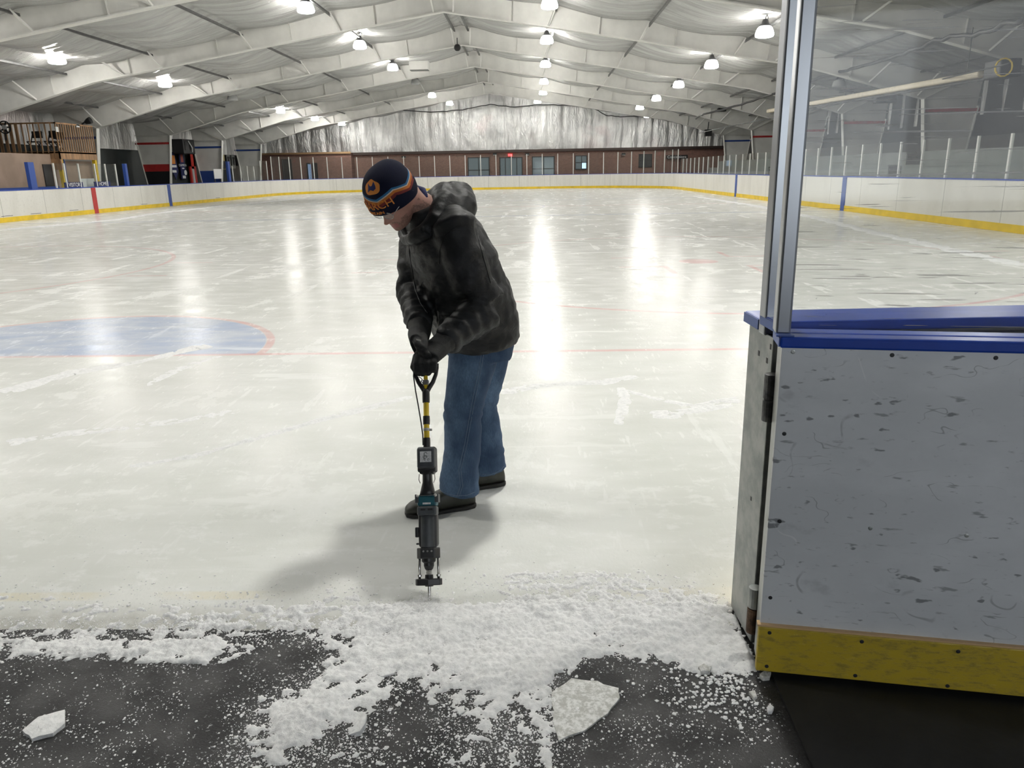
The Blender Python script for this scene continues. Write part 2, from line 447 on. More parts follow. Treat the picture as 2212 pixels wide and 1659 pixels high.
MEYE = simple('eye_white', (.7,.68,.65), .3); MIRIS = simple('iris', (.05,.06,.07), .3)
MNAVY = simple('navy_cotton', (.015,.02,.09), .8)
MSTITCH = simple('pale_stitching', (.12,.16,.23), .8)
MLABEL = simple('paper_label', (.62,.62,.62), .5, var=.15, scale=120)
MTAPE = simple('grey_tape', (.45,.45,.42), .5)
MPAPER = simple('white_sheet', (.75,.75,.75), .5)
MLENS = glass_mat('lens_glass', .30, (.95,.95,.95))  # strong diffuse haze paints the whitish glare of bright ice into the lenses
MCRUMB = simple('ice_grains', (.90,.90,.895), .5)
MICEP = Mat('clear_ice', (.72,.73,.71), .3, IOR=1.31).m

def text_mb(txt, size, M, depth=.004, align='CENTER'):
    cu = D.curves.new('t', 'FONT'); cu.body = txt; cu.size = size; cu.align_x = align; cu.align_y = 'CENTER'; cu.extrude = depth/2
    o = D.objects.new('t', cu); COL.objects.link(o)
    dg = bpy.context.evaluated_depsgraph_get(); dg.update()
    me = D.meshes.new_from_object(o.evaluated_get(dg))
    mb = MB(); mb.add([M @ p.co for p in me.vertices], [tuple(f.vertices) for f in me.polygons])
    D.objects.remove(o); D.curves.remove(cu); D.meshes.remove(me); return mb
def frame(o, right, up):
    r, u = Vector(right).normalized(), Vector(up).normalized(); n = r.cross(u); o = Vector(o)
    return Matrix(((r.x,u.x,n.x,o.x),(r.y,u.y,n.y,o.y),(r.z,u.z,n.z,o.z),(0,0,0,1)))

# ================================================================== ground, ice, shell
def poly_path(kind):
    r = 8.5; y0, y1 = 2.34, YE
    def arc(cx, cy, a0, a1, n=14): return [(cx+r*math.cos(R(a0+(a1-a0)*i/n)), cy+r*math.sin(R(a0+(a1-a0)*i/n))) for i in range(n+1)]
    return {'nr': [(1.2, y0)]+arc(XR-r, y0+r, -90, 0), 'r': [(XR, y0+r), (XR, y1-r)],
            'f': arc(XR-r, y1-r, 0, 90)+arc(XL+r, y1-r, 90, 180), 'l': [(XL, y1-r), (XL, y0+r)], 'nl': arc(XL+r, y0+r, 180, 270)+[(-2.75, y0)]}[kind]
mb = MB()
out = []
for k in ('nr','r','f','l','nl'): out += poly_path(k)
yb = 2.315
pts = [(x, max(y, yb)) for x, y in out]
pts[0] = (1.2, yb); pts[-1] = (-2.75, yb)
n = len(pts)
mb.add([(x, y, 0) for x, y in pts]+[(x, y, -.03) for x, y in pts], [tuple(range(n))]+[(i, n+i, n+(i+1) % n, (i+1) % n) for i in range(n)])
fr = []
for i in range(171):      # the worn sloping lip of the sheet
    x = .645-3.395*i/170; w_ = 2.175+.035*noise.noise((x*2.3, 1, 1))+.018*noise.noise((x*9, 4, 1))+.008*noise.noise((x*30, 7, 1))
    fr.append([(x, yb, 0), (x, yb-.03, -.001), (x, (w_+yb)/2, -.005+.002*noise.noise((x*12, 2, 2))), (x, w_, FLZ-.002)])
mb.rings(fr, cap=False, closed=False)
ice = struct(mb.build('floor_ice', MI)); tag(ice, 'pale rink ice sheet with faint red and blue lines under scratches', 'ice')
mb = MB(); mb.mm(WL-.2, WR+.2, WN, WF+.2, FLZ-.06, FLZ)
struct(mb.build('floor', MRUB)); D.objects['floor']['label'] = 'dark rubber floor dusted with ice crumbs in front of the rink opening'; D.objects['floor']['category'] = 'floor'
# darker mat under the gate
a = at(1668, 1452, z=-.005); b = at(1755, 1659, z=-.005)
mb = MB(); mb.add([(a.x, 2.06, FLZ+.001), (a.x, 2.06, FLZ+.009), (3.2, 2.06, FLZ+.001), (3.2, 2.06, FLZ+.009), (b.x-.02, .3, FLZ+.001), (b.x-.02, .3, FLZ+.009), (3.2, .3, FLZ+.001), (3.2, .3, FLZ+.009)],
  [(1,3,7,5),(0,1,5,4),(4,5,7,6),(2,6,7,3),(0,2,3,1)])
tag(mb.build('rubber_mat', MMAT), 'smooth black mat on the floor under the open gate', 'mat')

roofz = lambda x: 7.66-.175*abs(x-RX)
# roof lining: one sheet per slope, sagging between the struts and wrinkled across the bays
LINES = [0, .45, 3.9, 7.1, 10.4, 13.0, 15.4, 19.1]
def roof_sheet(sg):
    mb = MB(); xs = []
    for a, b in zip(LINES, LINES[1:]):
        k = max(2, int((b-a)/.36))
        xs += [a+(b-a)*i/k for i in range(k)]
    xs.append(LINES[-1]); ys = []; y = WN
    while y < WF: ys.append(y); y += .13 if y > 14 else .5
    ys.append(WF+.1); rows = []
    for y in ys:
        t = ((y-FY[0])/7.317) % 1.0
        bay = math.sin(math.pi*t)
        row = []
        for dx in xs:
            i = max(j for j in range(len(LINES)-1) if LINES[j] <= dx+1e-6) if dx < LINES[-1] else len(LINES)-2
            u = (dx-LINES[i])/(LINES[i+1]-LINES[i]); sw = math.sin(math.pi*min(max(u,0),1))
            q = y*1.15+noise.noise((dx*.25, y*.2, 3.1*sg))*1.6
            fold = 1-abs(noise.noise((q*1.3, dx*.10, i*7.3+sg)))*2
            f2 = noise.noise((q*3.1, dx*.2, i*3.3+sg))
            z = roofz(RX+dx)-.04-sw*(.13+.10*bay)*min(1, (LINES[i+1]-LINES[i])/3)-(fold*.10+f2*.05)*(.35+.65*sw)*(.4+.6*bay)
            row.append((RX+sg*dx, y, z))
        rows.append(row)
    mb.rings(rows, cap=False, closed=False); return mb
mb = roof_sheet(-1); m2 = roof_sheet(1); mb.add(m2.v, m2.f)
o = struct(mb.build('ceiling', MROOF, smooth=True, fix=False))
# metal roof deck above the lining
mb = MB(); mb.add([(RX-19.3, WN, roofz(RX-19.3)+.25), (RX, WN, 7.95), (RX, WF+.3, 7.95), (RX-19.3, WF+.3, roofz(RX-19.3)+.25)], [(0,1,2,3)])
mb.add([(RX+19.3, WN, roofz(RX+19.3)+.25), (RX, WN, 7.95), (RX, WF+.3, 7.95), (RX+19.3, WF+.3, roofz(RX+19.3)+.25)], [(0,1,2,3)])
struct(mb.build('ceiling_deck', MDGREY))

# side walls: foil blanket above, dark lining below
def foil_wall(a, b, z0, ztop, seam=1.22, dens=.13, amp=.05):
    a, b = Vector(a), Vector(b); L = (b-a).length; d = (b-a)/L; nrm = Vector((-d.y, d.x, 0)); mb = MB(); rows = []
    nx = int(L/dens); nz = 16
    for i in range(nx+1):
        s = L*i/nx; p = a+d*s; zt = ztop(p); row = []
        k = (s/seam) % 1.0; pinch = 1-min(1, min(k, 1-k)*6)
        for j in range(nz+1):
            z = z0+(zt-z0)*j/nz
            q = noise.noise((s*1.7, z*.55, 1.3))*.8+noise.noise((s*4.3, z*1.3+s*.7, 4.4))*.4+noise.noise((s*9, z*2.6, 9.4))*.16
            row.append(p+nrm*(amp*q-pinch*amp*1.2)+Vector((0,0,z)))
        rows.append(row)
    mb.rings(rows, cap=False, closed=False); return mb
for nm, x, xs in (('wall_left', WL, 1), ('wall_right', WR, -1)):
    mb = MB(); mb.mm(x-.1-.06*xs, x+.1-.1*xs-.06*xs, WN, WF, FLZ, 4.65)
    w = struct(mb.build(nm, MDGREEN if xs > 0 else MDGREY))
    a, b = ((x, WF, 0), (x, 12.0, 0)) if xs < 0 else ((x, 12.0, 0), (x, WF, 0))
    f = foil_wall(a, b, 2.88 if xs > 0 else 2.3, lambda p: 4.5, dens=.16, amp=.07)
    f.build('foil_blanket', MFOIL, w, smooth=True, fix=False)
mb = MB(); mb.mm(WL, WR, WN-.2, WN, FLZ, 8.2); struct(mb.build('wall_near', MDGREY))
# far wall
mb = MB(); mb.mm(WL, WR, WF+.02, WF+.2, FLZ, 8.0); w = struct(mb.build('wall_far', MDGREY))
foil_wall((WR, WF-.2, 0), (WL, WF-.2, 0), 3.02, lambda p: roofz(p.x)-.08, amp=.10).build('foil_blanket', MFOIL, w, smooth=True, fix=False)
YB = 64.9
mb = MB(); mb.mm(-14.6, WR, YB, YB+.25, FLZ, 2.86); struct(mb.build('wall_lobby', MBRICK))
mb = MB(); mb.mm(WL, -14.6, YB-.9, YB+.25, FLZ, 3.05); struct(mb.build('wall_locker_room', MBRICK))
mb = MB(); mb.mm(-14.7, WR, YB-.22, YB+.3, 2.86, 3.06); struct(mb.build('trim_1', simple('dark_fascia', (.05,.032,.026), .6)))
mb = MB(); mb.mm(WL, -14.6, YB-1.0, YB-.9, 2.98, 3.12); struct(mb.build('trim_2', simple('raw_board', (.40,.25,.13), .6)))

# ------------------------------------------------------------------ lobby windows and doors
def opening(nm, p0, p1, muntins, pane=MWGL, y=YB, h=False):
    a, b = at(*p0, y=y-.04), at(*p1, y=y-.04); x0, x1 = sorted((a.x, b.x)); z1, z0 = a.z, max(b.z, .15)
    if h: z0 = .02
    mb = MB(); w = .07
    mb.mm(x0, x0+w, y-.08, y+.02, z0, z1).mm(x1-w, x1, y-.08, y+.02, z0, z1).mm(x0, x1, y-.08, y+.02, z1-w, z1).mm(x0, x1, y-.08, y+.02, z0, z0+w)
    for m in muntins:
        if m[0] == 'v': xx = x0+(x1-x0)*m[1]; mb.mm(xx-.03, xx+.03, y-.07, y+.02, z0, z1)
        else: zz = z0+(z1-z0)*m[1]; mb.mm(x0, x1, y-.07, y+.02, zz-.03, zz+.03)
    o = struct(mb.build(nm, MFRAME))
    q = MB(); q.mm(x0+w, x1-w, y-.035, y-.02, z0+w, z1-w); q.build('pane', pane, o)
    return o, (x0, x1, z0, z1)
MW2 = Mat('lobby_window_pane', (.08,.10,.11), .1, spec=.8, emit=(.42,.5,.55), estr=.16).m
opening('window_1', (1010,340), (1058,382), [('v',.5),('h',.35)], MW2)
opening('window_2', (1149,338), (1198,382), [('v',.52),('h',.40)], MW2)
o, q = opening('window_3', (1242,336), (1268,366), [('v',.55),('h',.5)], MW2)
s = MB(); s.mm(q[0]+(q[1]-q[0])*.58, q[1]-.08, YB-.06, YB-.04, q[2]+.08, q[2]+(q[3]-q[2])*.47); s.build('lit_screen', MSCREEN, o)
opening('window_4', (1380,333), (1408,361), [('v',.62),('h',.5)], MDOOR)
o, q = opening('door_1', (1079,340), (1129,384), [('v',.5),('v',.25),('v',.75)], MW2, h=True)
o, q = opening('door_2', (712,344), (739,388), [], MDOOR, h=True)
s = MB(); s.mm(q[0]+.32, q[0]+.58, YB-.06, YB-.03, .6, q[3]-.35); s.build('glass_strip', MLITW, o)
opening('door_3', (608,344), (633,388), [], MDOOR, y=YB-.9, h=True)
opening('door_4', (674,352), (688,388), [], MDOOR, y=YB-.9, h=True)
o, q = opening('door_5', (662,352), (673,388), [], MDOOR, y=YB-.9, h=True)
s = MB(); s.mm(q[0]+.1, q[0]+.34, YB-.98, YB-.93, .3, q[3]-.1); s.build('glass_strip', MLITW, o)
for i, (px, py, lab) in enumerate(((1102, 335, 'red lit exit sign over the double glass doors of the lobby'), (724, 341, 'red exit sign over the single dark door left of the man'))):
    p = at(px, py, y=YB-.15); t = thing('exit_sign', p, lab, 'exit sign')
    mb = MB(); mb.box(p, (.34, .07, .2)); mb.build('sign_box', MEXIT, t)
    text_mb('EXIT', .15, frame(p+Vector((0,-.04,0)), (1,0,0), (0,0,1))).build('lettering', MLEM, t)
p = at(1462, 339, y=YB-.2); t = thing('concession_sign', p, 'dark concession sign with pale letters on the brick wall', 'sign')
mb = MB(); mb.box(p, (1.75, .05, .30)); mb.build('sign_board', MBLK, t)
text_mb('Concessions', .30, frame(p+Vector((0,-.03,0)), (1,0,0), (0,0,1))).build('lettering', MLEM, t)
for i, px in enumerate((1069, 1139, 1347, 872)):
    p = at(px, 332.5 if i != 3 else 339, y=YB-.16)
    t = thing('wall_light', p, ['boxy wall light on brick left of the double glass doors','boxy wall light on brick right of the double glass doors','boxy wall light on brick above the lone dark window by the concession sign','boxy wall light on brick behind the hat'][i], 'wall light')
    mb = MB(); mb.box(p, (.32, .16, .14)); mb.build('housing', MBLK, t)
    mb = MB(); mb.box(p+Vector((0,-.04,-.085)), (.26, .1, .03)); mb.build('lens', MLOFF, t)

# ------------------------------------------------------------------ steel frames
HWK, KZ, NX, NZ, AZ = 16.84, 3.62, 12.713, 4.744, 6.793
def web_half(sg, y, t=.02):
    """bolted web plate of column and rafter, one side"""
    X = lambda d: RX+sg*d
    poly = [(0, 7.58), (0, AZ), (NX*.5, (AZ+NZ)/2+.03), (NX, NZ), (HWK, KZ), (HWK+.45, .0), (HWK+1.45, .0), (18.75, 3.4), (18.85, 4.4), (15.4, roofz(RX+15.4)-.06), (7.1, roofz(RX+7.1)-.06)]
    return [(X(d), y, z) for d, z in poly]
def flange(mb, sg, y, pts, w=.24, t=.035):
    X = lambda d: RX+sg*d
    for (a, az), (b, bz) in zip(pts, pts[1:]): mb.bar((X(a), y, az), (X(b), y, bz), w, t, up=(0, 0, 1))
FR = 'nearest second third fourth fifth sixth seventh eighth farthest'.split()
for k, y in enumerate(FY):
    t = thing('steel_frame', (RX, y, 0), f'white steel roof frame spanning the hall, {FR[k]} from the rink opening', 'roof frame', 'steel roof frames')
    for sg in (-1, 1):
        X = lambda d: RX+sg*d
        mb = MB(); pl = web_half(sg, y)
        mb.prism(pl, (0, -.012, 0), (0, .012, 0)); 
        mb.build('web_plate', MSTEEL, t)
        mb = MB(); flange(mb, sg, y, [(0, AZ), (NX*.5, (AZ+NZ)/2+.03), (NX, NZ), (HWK, KZ)])
        mb.bar((X(HWK), y, KZ+.03), (X(HWK+.45), y, 0), .24, .035, up=(1, 0, 0)); mb.build('lower_flange', MSTEEL, t)
        mb = MB(); mb.bar((X(18.78), y, 3.35), (X(HWK+1.45), y, 0), .2, .03, up=(1, 0, 0)); mb.bar((X(HWK), y-.09, KZ), (X(18.78), y-.09, KZ), .1, .025); mb.bar((X(HWK), y-.06, KZ), (X(18.7), y-.06, 4.45), .1, .02); mb.build('knee_plate', MSTEEL, t)
        for d in (8.05, 5.4, 2.4, 11.3, 14.2):
            zb = AZ-(AZ-NZ)*d/NX if d < NX else NZ-(NZ-KZ)*(d-NX)/(HWK-NX)
            mb = MB(); mb.bar((X(d), y-.05, zb+.02), (X(d+.05), y-.05, roofz(RX+d)-.1), .1, .014, up=(1, 0, 0)); mb.build('stiffener', MSTEEL, t)
        for d in (.42, 3.9, 7.1, 10.4, 12.07, 15.37, 17.1):
            d2 = d-.26 if d > 1 else d-.08
            if d > 11: d2 = d-.5
            zb = AZ-(AZ-NZ)*d2/NX if d2 < NX else NZ-(NZ-KZ)*(d2-NX)/(HWK-NX)
            mb = MB(); mb.bar((X(d), y-.52, roofz(RX+d)-.18), (X(d2), y-.09, zb+.04), .05, .05); mb.build('flange_brace', MSTEEL, t)
        # painted bands on the columns
        if y > 20:
            left = sg < 0
            top = (MRED if k == 6 else MBLUE2) if left else (MRED if k < 8 else MBLUE2)
            zz = 3.2 if left else 3.22
            mb = MB(); mb.mm(X(HWK+.1), X(18.85), y-.05, y-.016, zz-.05, zz+.06); mb.build('painted_stripe', top, t)
            if left and k >= 6:
                lo = lambda z: HWK+.45*(KZ-z)/KZ; hi = lambda z: 18.78-(18.78-HWK-1.45)*(3.35-z)/3.35
                bands = [(1.72, 2.1, MRED), (0, 1.72, MBLK)] if k == 6 else [(0, 1.75, MBLUE2)] if k == 7 else []
                for z0, z1, m in bands:
                    mb = MB(); mb.prism([(X(lo(z0)+.02), y, z0), (X(hi(z0)), y, z0), (X(hi(z1)), y, z1), (X(lo(z1)+.02), y, z1)], (0, -.03, 0), (0, -.016, 0)); mb.build('painted_band', m, t)
# struts between frames
for sg in (-1, 1):
    for i, d in enumerate((.3, 3.9, 7.1, 10.4, 13.6, 16.6)):
        mb = MB(); y0, y1 = FY[0], FY[1]; x = RX+sg*d; z = roofz(x)-.25
        mb.mm(x-.03, x+.03, y0+.14, y1-.14, z-.03, z+.03); mb.mm(x-.04, x+.04, y0+.14, y1-.14, z-.04, z-.03)
        base = mb.build('roof_strut', MDARK)
        for k in range(len(FY)-1):
            o = base if k == 0 else copy_tree(base, (0, 7.317*k, 0))
            tag(o, f'dark steel strut under the roof, {ORD[i]} {"left" if sg < 0 else "right"} of the ridge, {ORD[k]} bay from the opening', 'roof strut', 'roof struts')

# ------------------------------------------------------------------ pendant lights
def make_light(lit, bright=False):
    t = thing('pendant_light', (0,0,0), '', 'pendant light', 'pendant lights')
    mb = MB(); mb.lathe([(.012,.30),(.06,.295),(.085,.26),(.10,.20),(.135,.15),(.18,.115),(.185,.10),(.02,.10)], n=20); mb.build('cap', MBLK, t, smooth=True, bevel=0)
    mb = MB(); mb.lathe([(.12,.11),(.17,.095),(.212,.05),(.243,-.02),(.262,-.09),(.268,-.14),(.255,-.175),(.21,-.195),(.10,-.20),(.01,-.20)], n=24); mb.build('shade', (MLAMP2 if bright else MLAMP) if lit else MLOFF, t, smooth=True)
    mb = MB(); mb.tube([(0,0,.28),(.005,0,.36),(.04,0,.40),(.045,0,.45),(0,0,.50),(-.01,0,.56)], .012, 6); mb.build('hook', MBLK, t)
    mb = MB(); mb.tube([(.03,.02,.27),(.10,.05,.33),(.06,.08,.44),(.12,.05,.56),(.03,0,.70)], .010, 6); mb.build('cable', MDARK, t)
    if lit:
        ld = D.lights.new('lamp_light', 'AREA'); ld.shape = 'DISK'; ld.size = .42; ld.energy = LAMP_W*(1.75 if bright else 1); ld.color = (1, .985, .945)
        lo = D.objects.new('lamp_light', ld); COL.objects.link(lo); lo.parent = t; lo.location = (0, 0, -.235)
    return t
LAMP_W = 66
ROWS = [('outer left', [(122,125),(356,178),(502,210),(606,238),(680,255),(738,266)], 5.25), ('inner left', [(660,14),(777,95),(848,144),(897,176),(933,205),(971,222)], 6.5),
        ('inner right', [(1187,5),(1181,84),(1178,137),(1175,175),(1173,199),(1161,218)], 6.55), ('outer right', [(1652,66),(1537,137),(1466,181),(1418,211),(1382,231),(1399,254)], 5.31)]
SRC = {1: make_light(True), 0: make_light(False), 2: make_light(True, True)}; first = {0: True, 1: True, 2: True}
def put_light(p, lit, lab):
    lit = int(lit); src = SRC[lit]
    if first[lit]: first[lit] = False; o = src; o.location = p
    else: o = copy_tree(src, (0,0,0)); o.location = p
    o['label'] = lab
for nm, pxs, z in ROWS:
    for i, (px, py) in enumerate(pxs):
        p = at(px, py-1, z=z); lit = not ((nm == 'outer left' and i == 2) or (nm == 'inner left' and i == 3))
        if nm == 'outer right' and i == 5: p = at(px, py-6, y=61.5); 
        put_light(p, lit, f'{"lit" if lit else "unlit"} bell pendant light of the {nm} row, {ORD[i]} from the camera')
    x0 = at(*pxs[1], z=z).x
    for j, y in enumerate((19.3, 12.0, 5.0)):
        if nm == 'outer right' and y == 19.3: continue
        put_light(Vector((x0, y, z+.1)), 2 if y < 8 else 1, f'lit bell pendant light of the {nm} row overhead, {ORD[j]} towards the camera')
p = at(1813, 178, z=4.6); put_light(p, False, 'unlit dark pendant light seen through the glass beside the right columns')
p = at(2015, 62, z=5.6)

# ------------------------------------------------------------------ rink boards
def boards(name, lab, path, glass_top, post_gap, z0=0, zb=BH, posts=None, pane=True, flip=False, cap=True, thick=.13):
    pts = [Vector((x, y, 0)) for x, y in path]; n = len(pts); L = [0]
    for a, b in zip(pts, pts[1:]): L.append(L[-1]+(b-a).length)
    nr = []
    for i in range(n):
        d = (pts[min(i+1,n-1)]-pts[max(i-1,0)]).normalized(); nr.append(Vector((-d.y, d.x, 0)))   # points into the rink
    c = sum(pts, Vector())/n
    t = thing(name, c, lab, 'rink boards', 'rink boards')
    def strip(nm, m, o0, o1, za, zb_):
        mb = MB(); mb.rings([[pts[i]-nr[i]*o0+Vector((0,0,za)), pts[i]-nr[i]*o1+Vector((0,0,za)), pts[i]-nr[i]*o1+Vector((0,0,zb_)), pts[i]-nr[i]*o0+Vector((0,0,zb_))] for i in range(n)])
        o = mb.build(nm, m, t); uv = o.data.uv_layers.new(name='UV')
        for poly in o.data.polygons:
            for li in poly.loop_indices:
                v = o.data.loops[li].vertex_index; uv.data[li].uv = (L[min(v//4, n-1)], mb.v[v].z)
        return o
    strip('face_panel', MBOARD, 0, thick, .17, zb-.025)
    strip('kick_plate', MYEL, -.014, .05, 0.002, .17)
    strip('cap_rail', MBLUE, -.01, thick+.03, zb-.025, zb+.008)
    def pos(s):
        for i in range(n-1):
            if L[i+1] >= s-1e-6:
                f = (s-L[i])/(L[i+1]-L[i]); return pts[i].lerp(pts[i+1], f), nr[i].lerp(nr[i+1], f).normalized()
        return pts[-1], nr[-1]
    if posts is None: posts = [post_gap*(i+.5) for i in range(int(L[-1]/post_gap))]
    base = None
    for s in posts:
        p, q = pos(s); p = p-q*.075
        d = Vector((q.y, -q.x, 0)); M = Matrix((d, q, Vector((0,0,1)))).transposed(); w = .055
        mb = MB(); mb.box(p+Vector((0,0,(zb+glass_top)/2)), (w, .05, glass_top-zb), M); mb.build('post', MWHITEP, t)
    if pane:
        for a, b in zip(posts, posts[1:]):
            if b-a > post_gap*1.6: continue
            (pa, qa), (pb, qb) = pos(a+.03), pos(b-.03)
            mb = MB(); mb.bar(pa-qa*.075+Vector((0,0,(zb+glass_top)/2)), pb-qb*.075+Vector((0,0,(zb+glass_top)/2)), .012, glass_top-zb-.01); mb.build('glass_pane', MGLASS2, t)
    return t
tf = boards('dasher_boards', 'white boards with yellow kick strip and tall glass across the far end of the rink', poly_path('f'), 2.66, 1.22)
tr = boards('dasher_boards', 'long white boards with low glass and white posts down the right side of the rink', poly_path('r'), 2.0, 1.25, posts=[(17.07-10.84)+1.25*(i-4) for i in range(39)])
tn = boards('dasher_boards', 'curved boards of the near right corner behind the open gate', poly_path('nr')[2:], 2.0, 2.44)
LY = [28.45, 29.86, 30.54, 31.50, 32.69, 33.5, 34.34, 35.2]
y_l0 = YE-8.5
lp = [y_l0-y for y in (54.2, 53.4, 52.6, 51.4, 50.2, 48.9)]
tl = boards('dasher_boards', 'long white boards with yellow kick strip and striped marks down the left side', poly_path('l'), 2.0, 1.5, posts=[y_l0-y for y in reversed(LY[1:-1])], pane=True)
for s in (54.2, 52.9, 51.6, 50.4, 49.2, 47.9):
    mb = MB(); mb.mm(XL-.1, XL-.05, s-.03, s+.03, BH, 2.0+(.35 if s > 52 else 0)); mb.build('post', MWHITEP, tl)
for s in (53.55, 52.25, 51.0, 49.8, 48.55):
    mb = MB(); mb.mm(XL-.08, XL-.068, s-.58, s+.58, BH, 2.0+(.35 if s > 52.5 else 0)); mb.build('glass_pane', MGLASS2, tl)
for y, w in ((28.45, .34), (35.2, .18), (47.3, .3)):
    mb = MB(); mb.mm(XL-.16, XL-.03, y-w/2, y+w/2, BH, 2.02 if y < 40 else 2.25); mb.build('blue_post', MBLUE2, tl)
boards('dasher_boards', 'curved white boards of the near left corner of the rink', poly_path('nl'), 2.0, 2.44)
def stripe(t, x, y, m, w=.3):
    sg = 1 if x < XC else -1
    mb = MB(); mb.mm(x-.02*sg, x+.022*sg, y-w/2, y+w/2, .003, BH-.03); mb.build('painted_stripe', m, t)
stripe(tl, XL, RC, MRED); stripe(tl, XL, B2, MBLUE2); stripe(tr, XR, B2, MBLUE2); stripe(tr, XR, B1, MBLUE2)
for y in (36.3, 30.6, 28.2, 45.0, 26.6):     # hand slots low in the left boards
    mb = MB(); mb.mm(XL, XL+.004, y-.3, y+.3, .205, .22); mb.build('drain_slot', MBLK, tl)
# two seams that show dark in the far boards
for px in (1407,):
    p = at(px, 395, y=YE); mb = MB(); 
    if px == 1407: mb.mm(p.x-.035, p.x+.035, YE-.02 if p.x < XR-8.5 else YE-3.2, YE-.004, .0, BH)
    else: mb.mm(p.x-.03, p.x+.03, YE-.02, YE-.004, .0, BH)
    mb.build('door_seam', MBLK, tf)

# ================================================================== left side of the hall
# mezzanine deck
DX0, DX1, DY0, DY1, DZ, DR = WL+.1, -19.5, 32.5, 35.3, 2.50, 3.64
t = thing('viewing_deck', (DX1, DY0, 0), 'raised wooden viewing deck with baluster railings on yellow posts', 'deck')
mb = MB(); mb.mm(DX0, DX1, DY0, DY1, DZ-.06, DZ); mb.build('floor_boards', MWOOD, t)
mb = MB(); mb.mm(DX1-.05, DX1, DY0, DY1, DZ-.30, DZ+.02).mm(DX0, DX1, DY0, DY0+.05, DZ-.36, DZ+.02).mm(DX0+1.4, DX1+.06, DY0-.1, DY0, DZ-.72, DZ-.3); mb.build('rim_beam', MWOOD, t)
for y in (DY0+.1, DY1-.12):
    mb = MB(); mb.mm(DX1-.16, DX1-.02, y-.07, y+.07, FLZ, DZ-.3); mb.build('support_post', MYEL, t)
mb = MB(); mb.mm(DX1-.02, DX1+.02, DY0+.2, DY0+.24, FLZ, DZ-.3); mb.build('blue_pipe', MBLUE2, t)
mb = MB(); mb.mm(DX1-.07, DX1, DY0, DY1, DR-.04, DR+.02).mm(DX0-.6, DX1, DY0, DY0+.06, DR-.04, DR+.02); mb.build('top_rail', MWOOD, t)
for i in range(17):
    y = DY0+.06+(DY1-DY0-.1)*i/16
    mb = MB(); mb.mm(DX1-.05, DX1-.01, y-.02, y+.02, DZ-.2, DR-.03); mb.build('baluster', MWOOD, t)
for i in range(10):
    x = DX1-.2-.24*i; w = .02 if i < 6 else .06
    mb = MB(); mb.mm(x-w, x+w, DY0-.02, DY0+.02, DZ-.25 if i < 6 else DZ-.32, DR-.03); mb.build('baluster', MWOOD, t)
mb = MB(); mb.mm(DX1-.02, DX1, DY0+.02, DY0+.2, DR-.36, DR-.16); mb.build('notice', MPAPER, t)
mb = MB(); mb.mm(DX1-.02, DX1, DY0+1.55, DY0+1.8, DR-.1, DR+.03); mb.build('socket_plate', MPAPER, t)
for i, (x, y, lab) in enumerate(((-20.2, 33.3, 'folded black chair on the deck near its corner'), (-21.0, 33.4, 'folded black chair on the deck against the foil wall'), (-20.7, 34.4, 'dark bench seat far back on the wooden deck'))):
    mb = MB()
    for s in (-.2, .2): mb.bar((x+s, y-.2, DZ), (x+s, y+.25, DZ+.85), .03, .03).bar((x+s, y+.25, DZ), (x+s, y-.25, DZ+.45), .03, .03)
    t = thing('folding_chair', (x, y, DZ), lab, 'chair', 'chairs on the wooden deck'); mb.build('legs', MBLK, t)
    mb = MB(); mb.mm(x-.22, x+.22, y-.25, y+.15, DZ+.42, DZ+.46); mb.build('seat', MBLK, t)
    mb = MB(); mb.mm(x-.22, x+.22, y+.19, y+.23, DZ+.6, DZ+.88); mb.build('backrest', MBLK, t)
# round fan on the railing
p = at(10, 275, y=DY0-.15); t = thing('wall_fan', p, 'round black fan at the left end of the deck railing', 'fan')
mb = MB(); mb.tube([p+Vector((.24*math.cos(a), 0, .24*math.sin(a))) for a in [2*math.pi*i/20 for i in range(21)]], .025, 6); mb.build('guard_ring', MBLK, t)
mb = MB(); mb.lathe([(.09,-.05),(.09,.05)], p, 12, Matrix.Rotation(R(90),3,'X')); mb.build('motor', MPAPER, t)
mb = MB()
for i in range(5):
    a = 2*math.pi*i/5; mb.bar(p+Vector((.07*math.cos(a), 0, .07*math.sin(a))), p+Vector((.21*math.cos(a), .02, .21*math.sin(a))), .06, .01, up=(0,1,0))
mb.build('blades', MBLK, t)
mb = MB(); mb.bar(p, p+Vector((-.1, .1, -.5)), .05, .05); mb.build('bracket', MBLK, t)
p = at(190, 262, y=35.6); t = thing('spotlight', p, 'small black spotlight fixed beside the deck and the first column', 'spotlight')
mb = MB(); mb.lathe([(.07,-.14),(.13,0),(.15,.14)], p, 14, Matrix.Rotation(R(70),3,'Y')); mb.build('housing', MBLK, t)
mb = MB(); mb.bar(p+Vector((-.1,0,0)), p+Vector((-.35,.1,-.12)), .05, .05); mb.build('arm', MBLK, t)
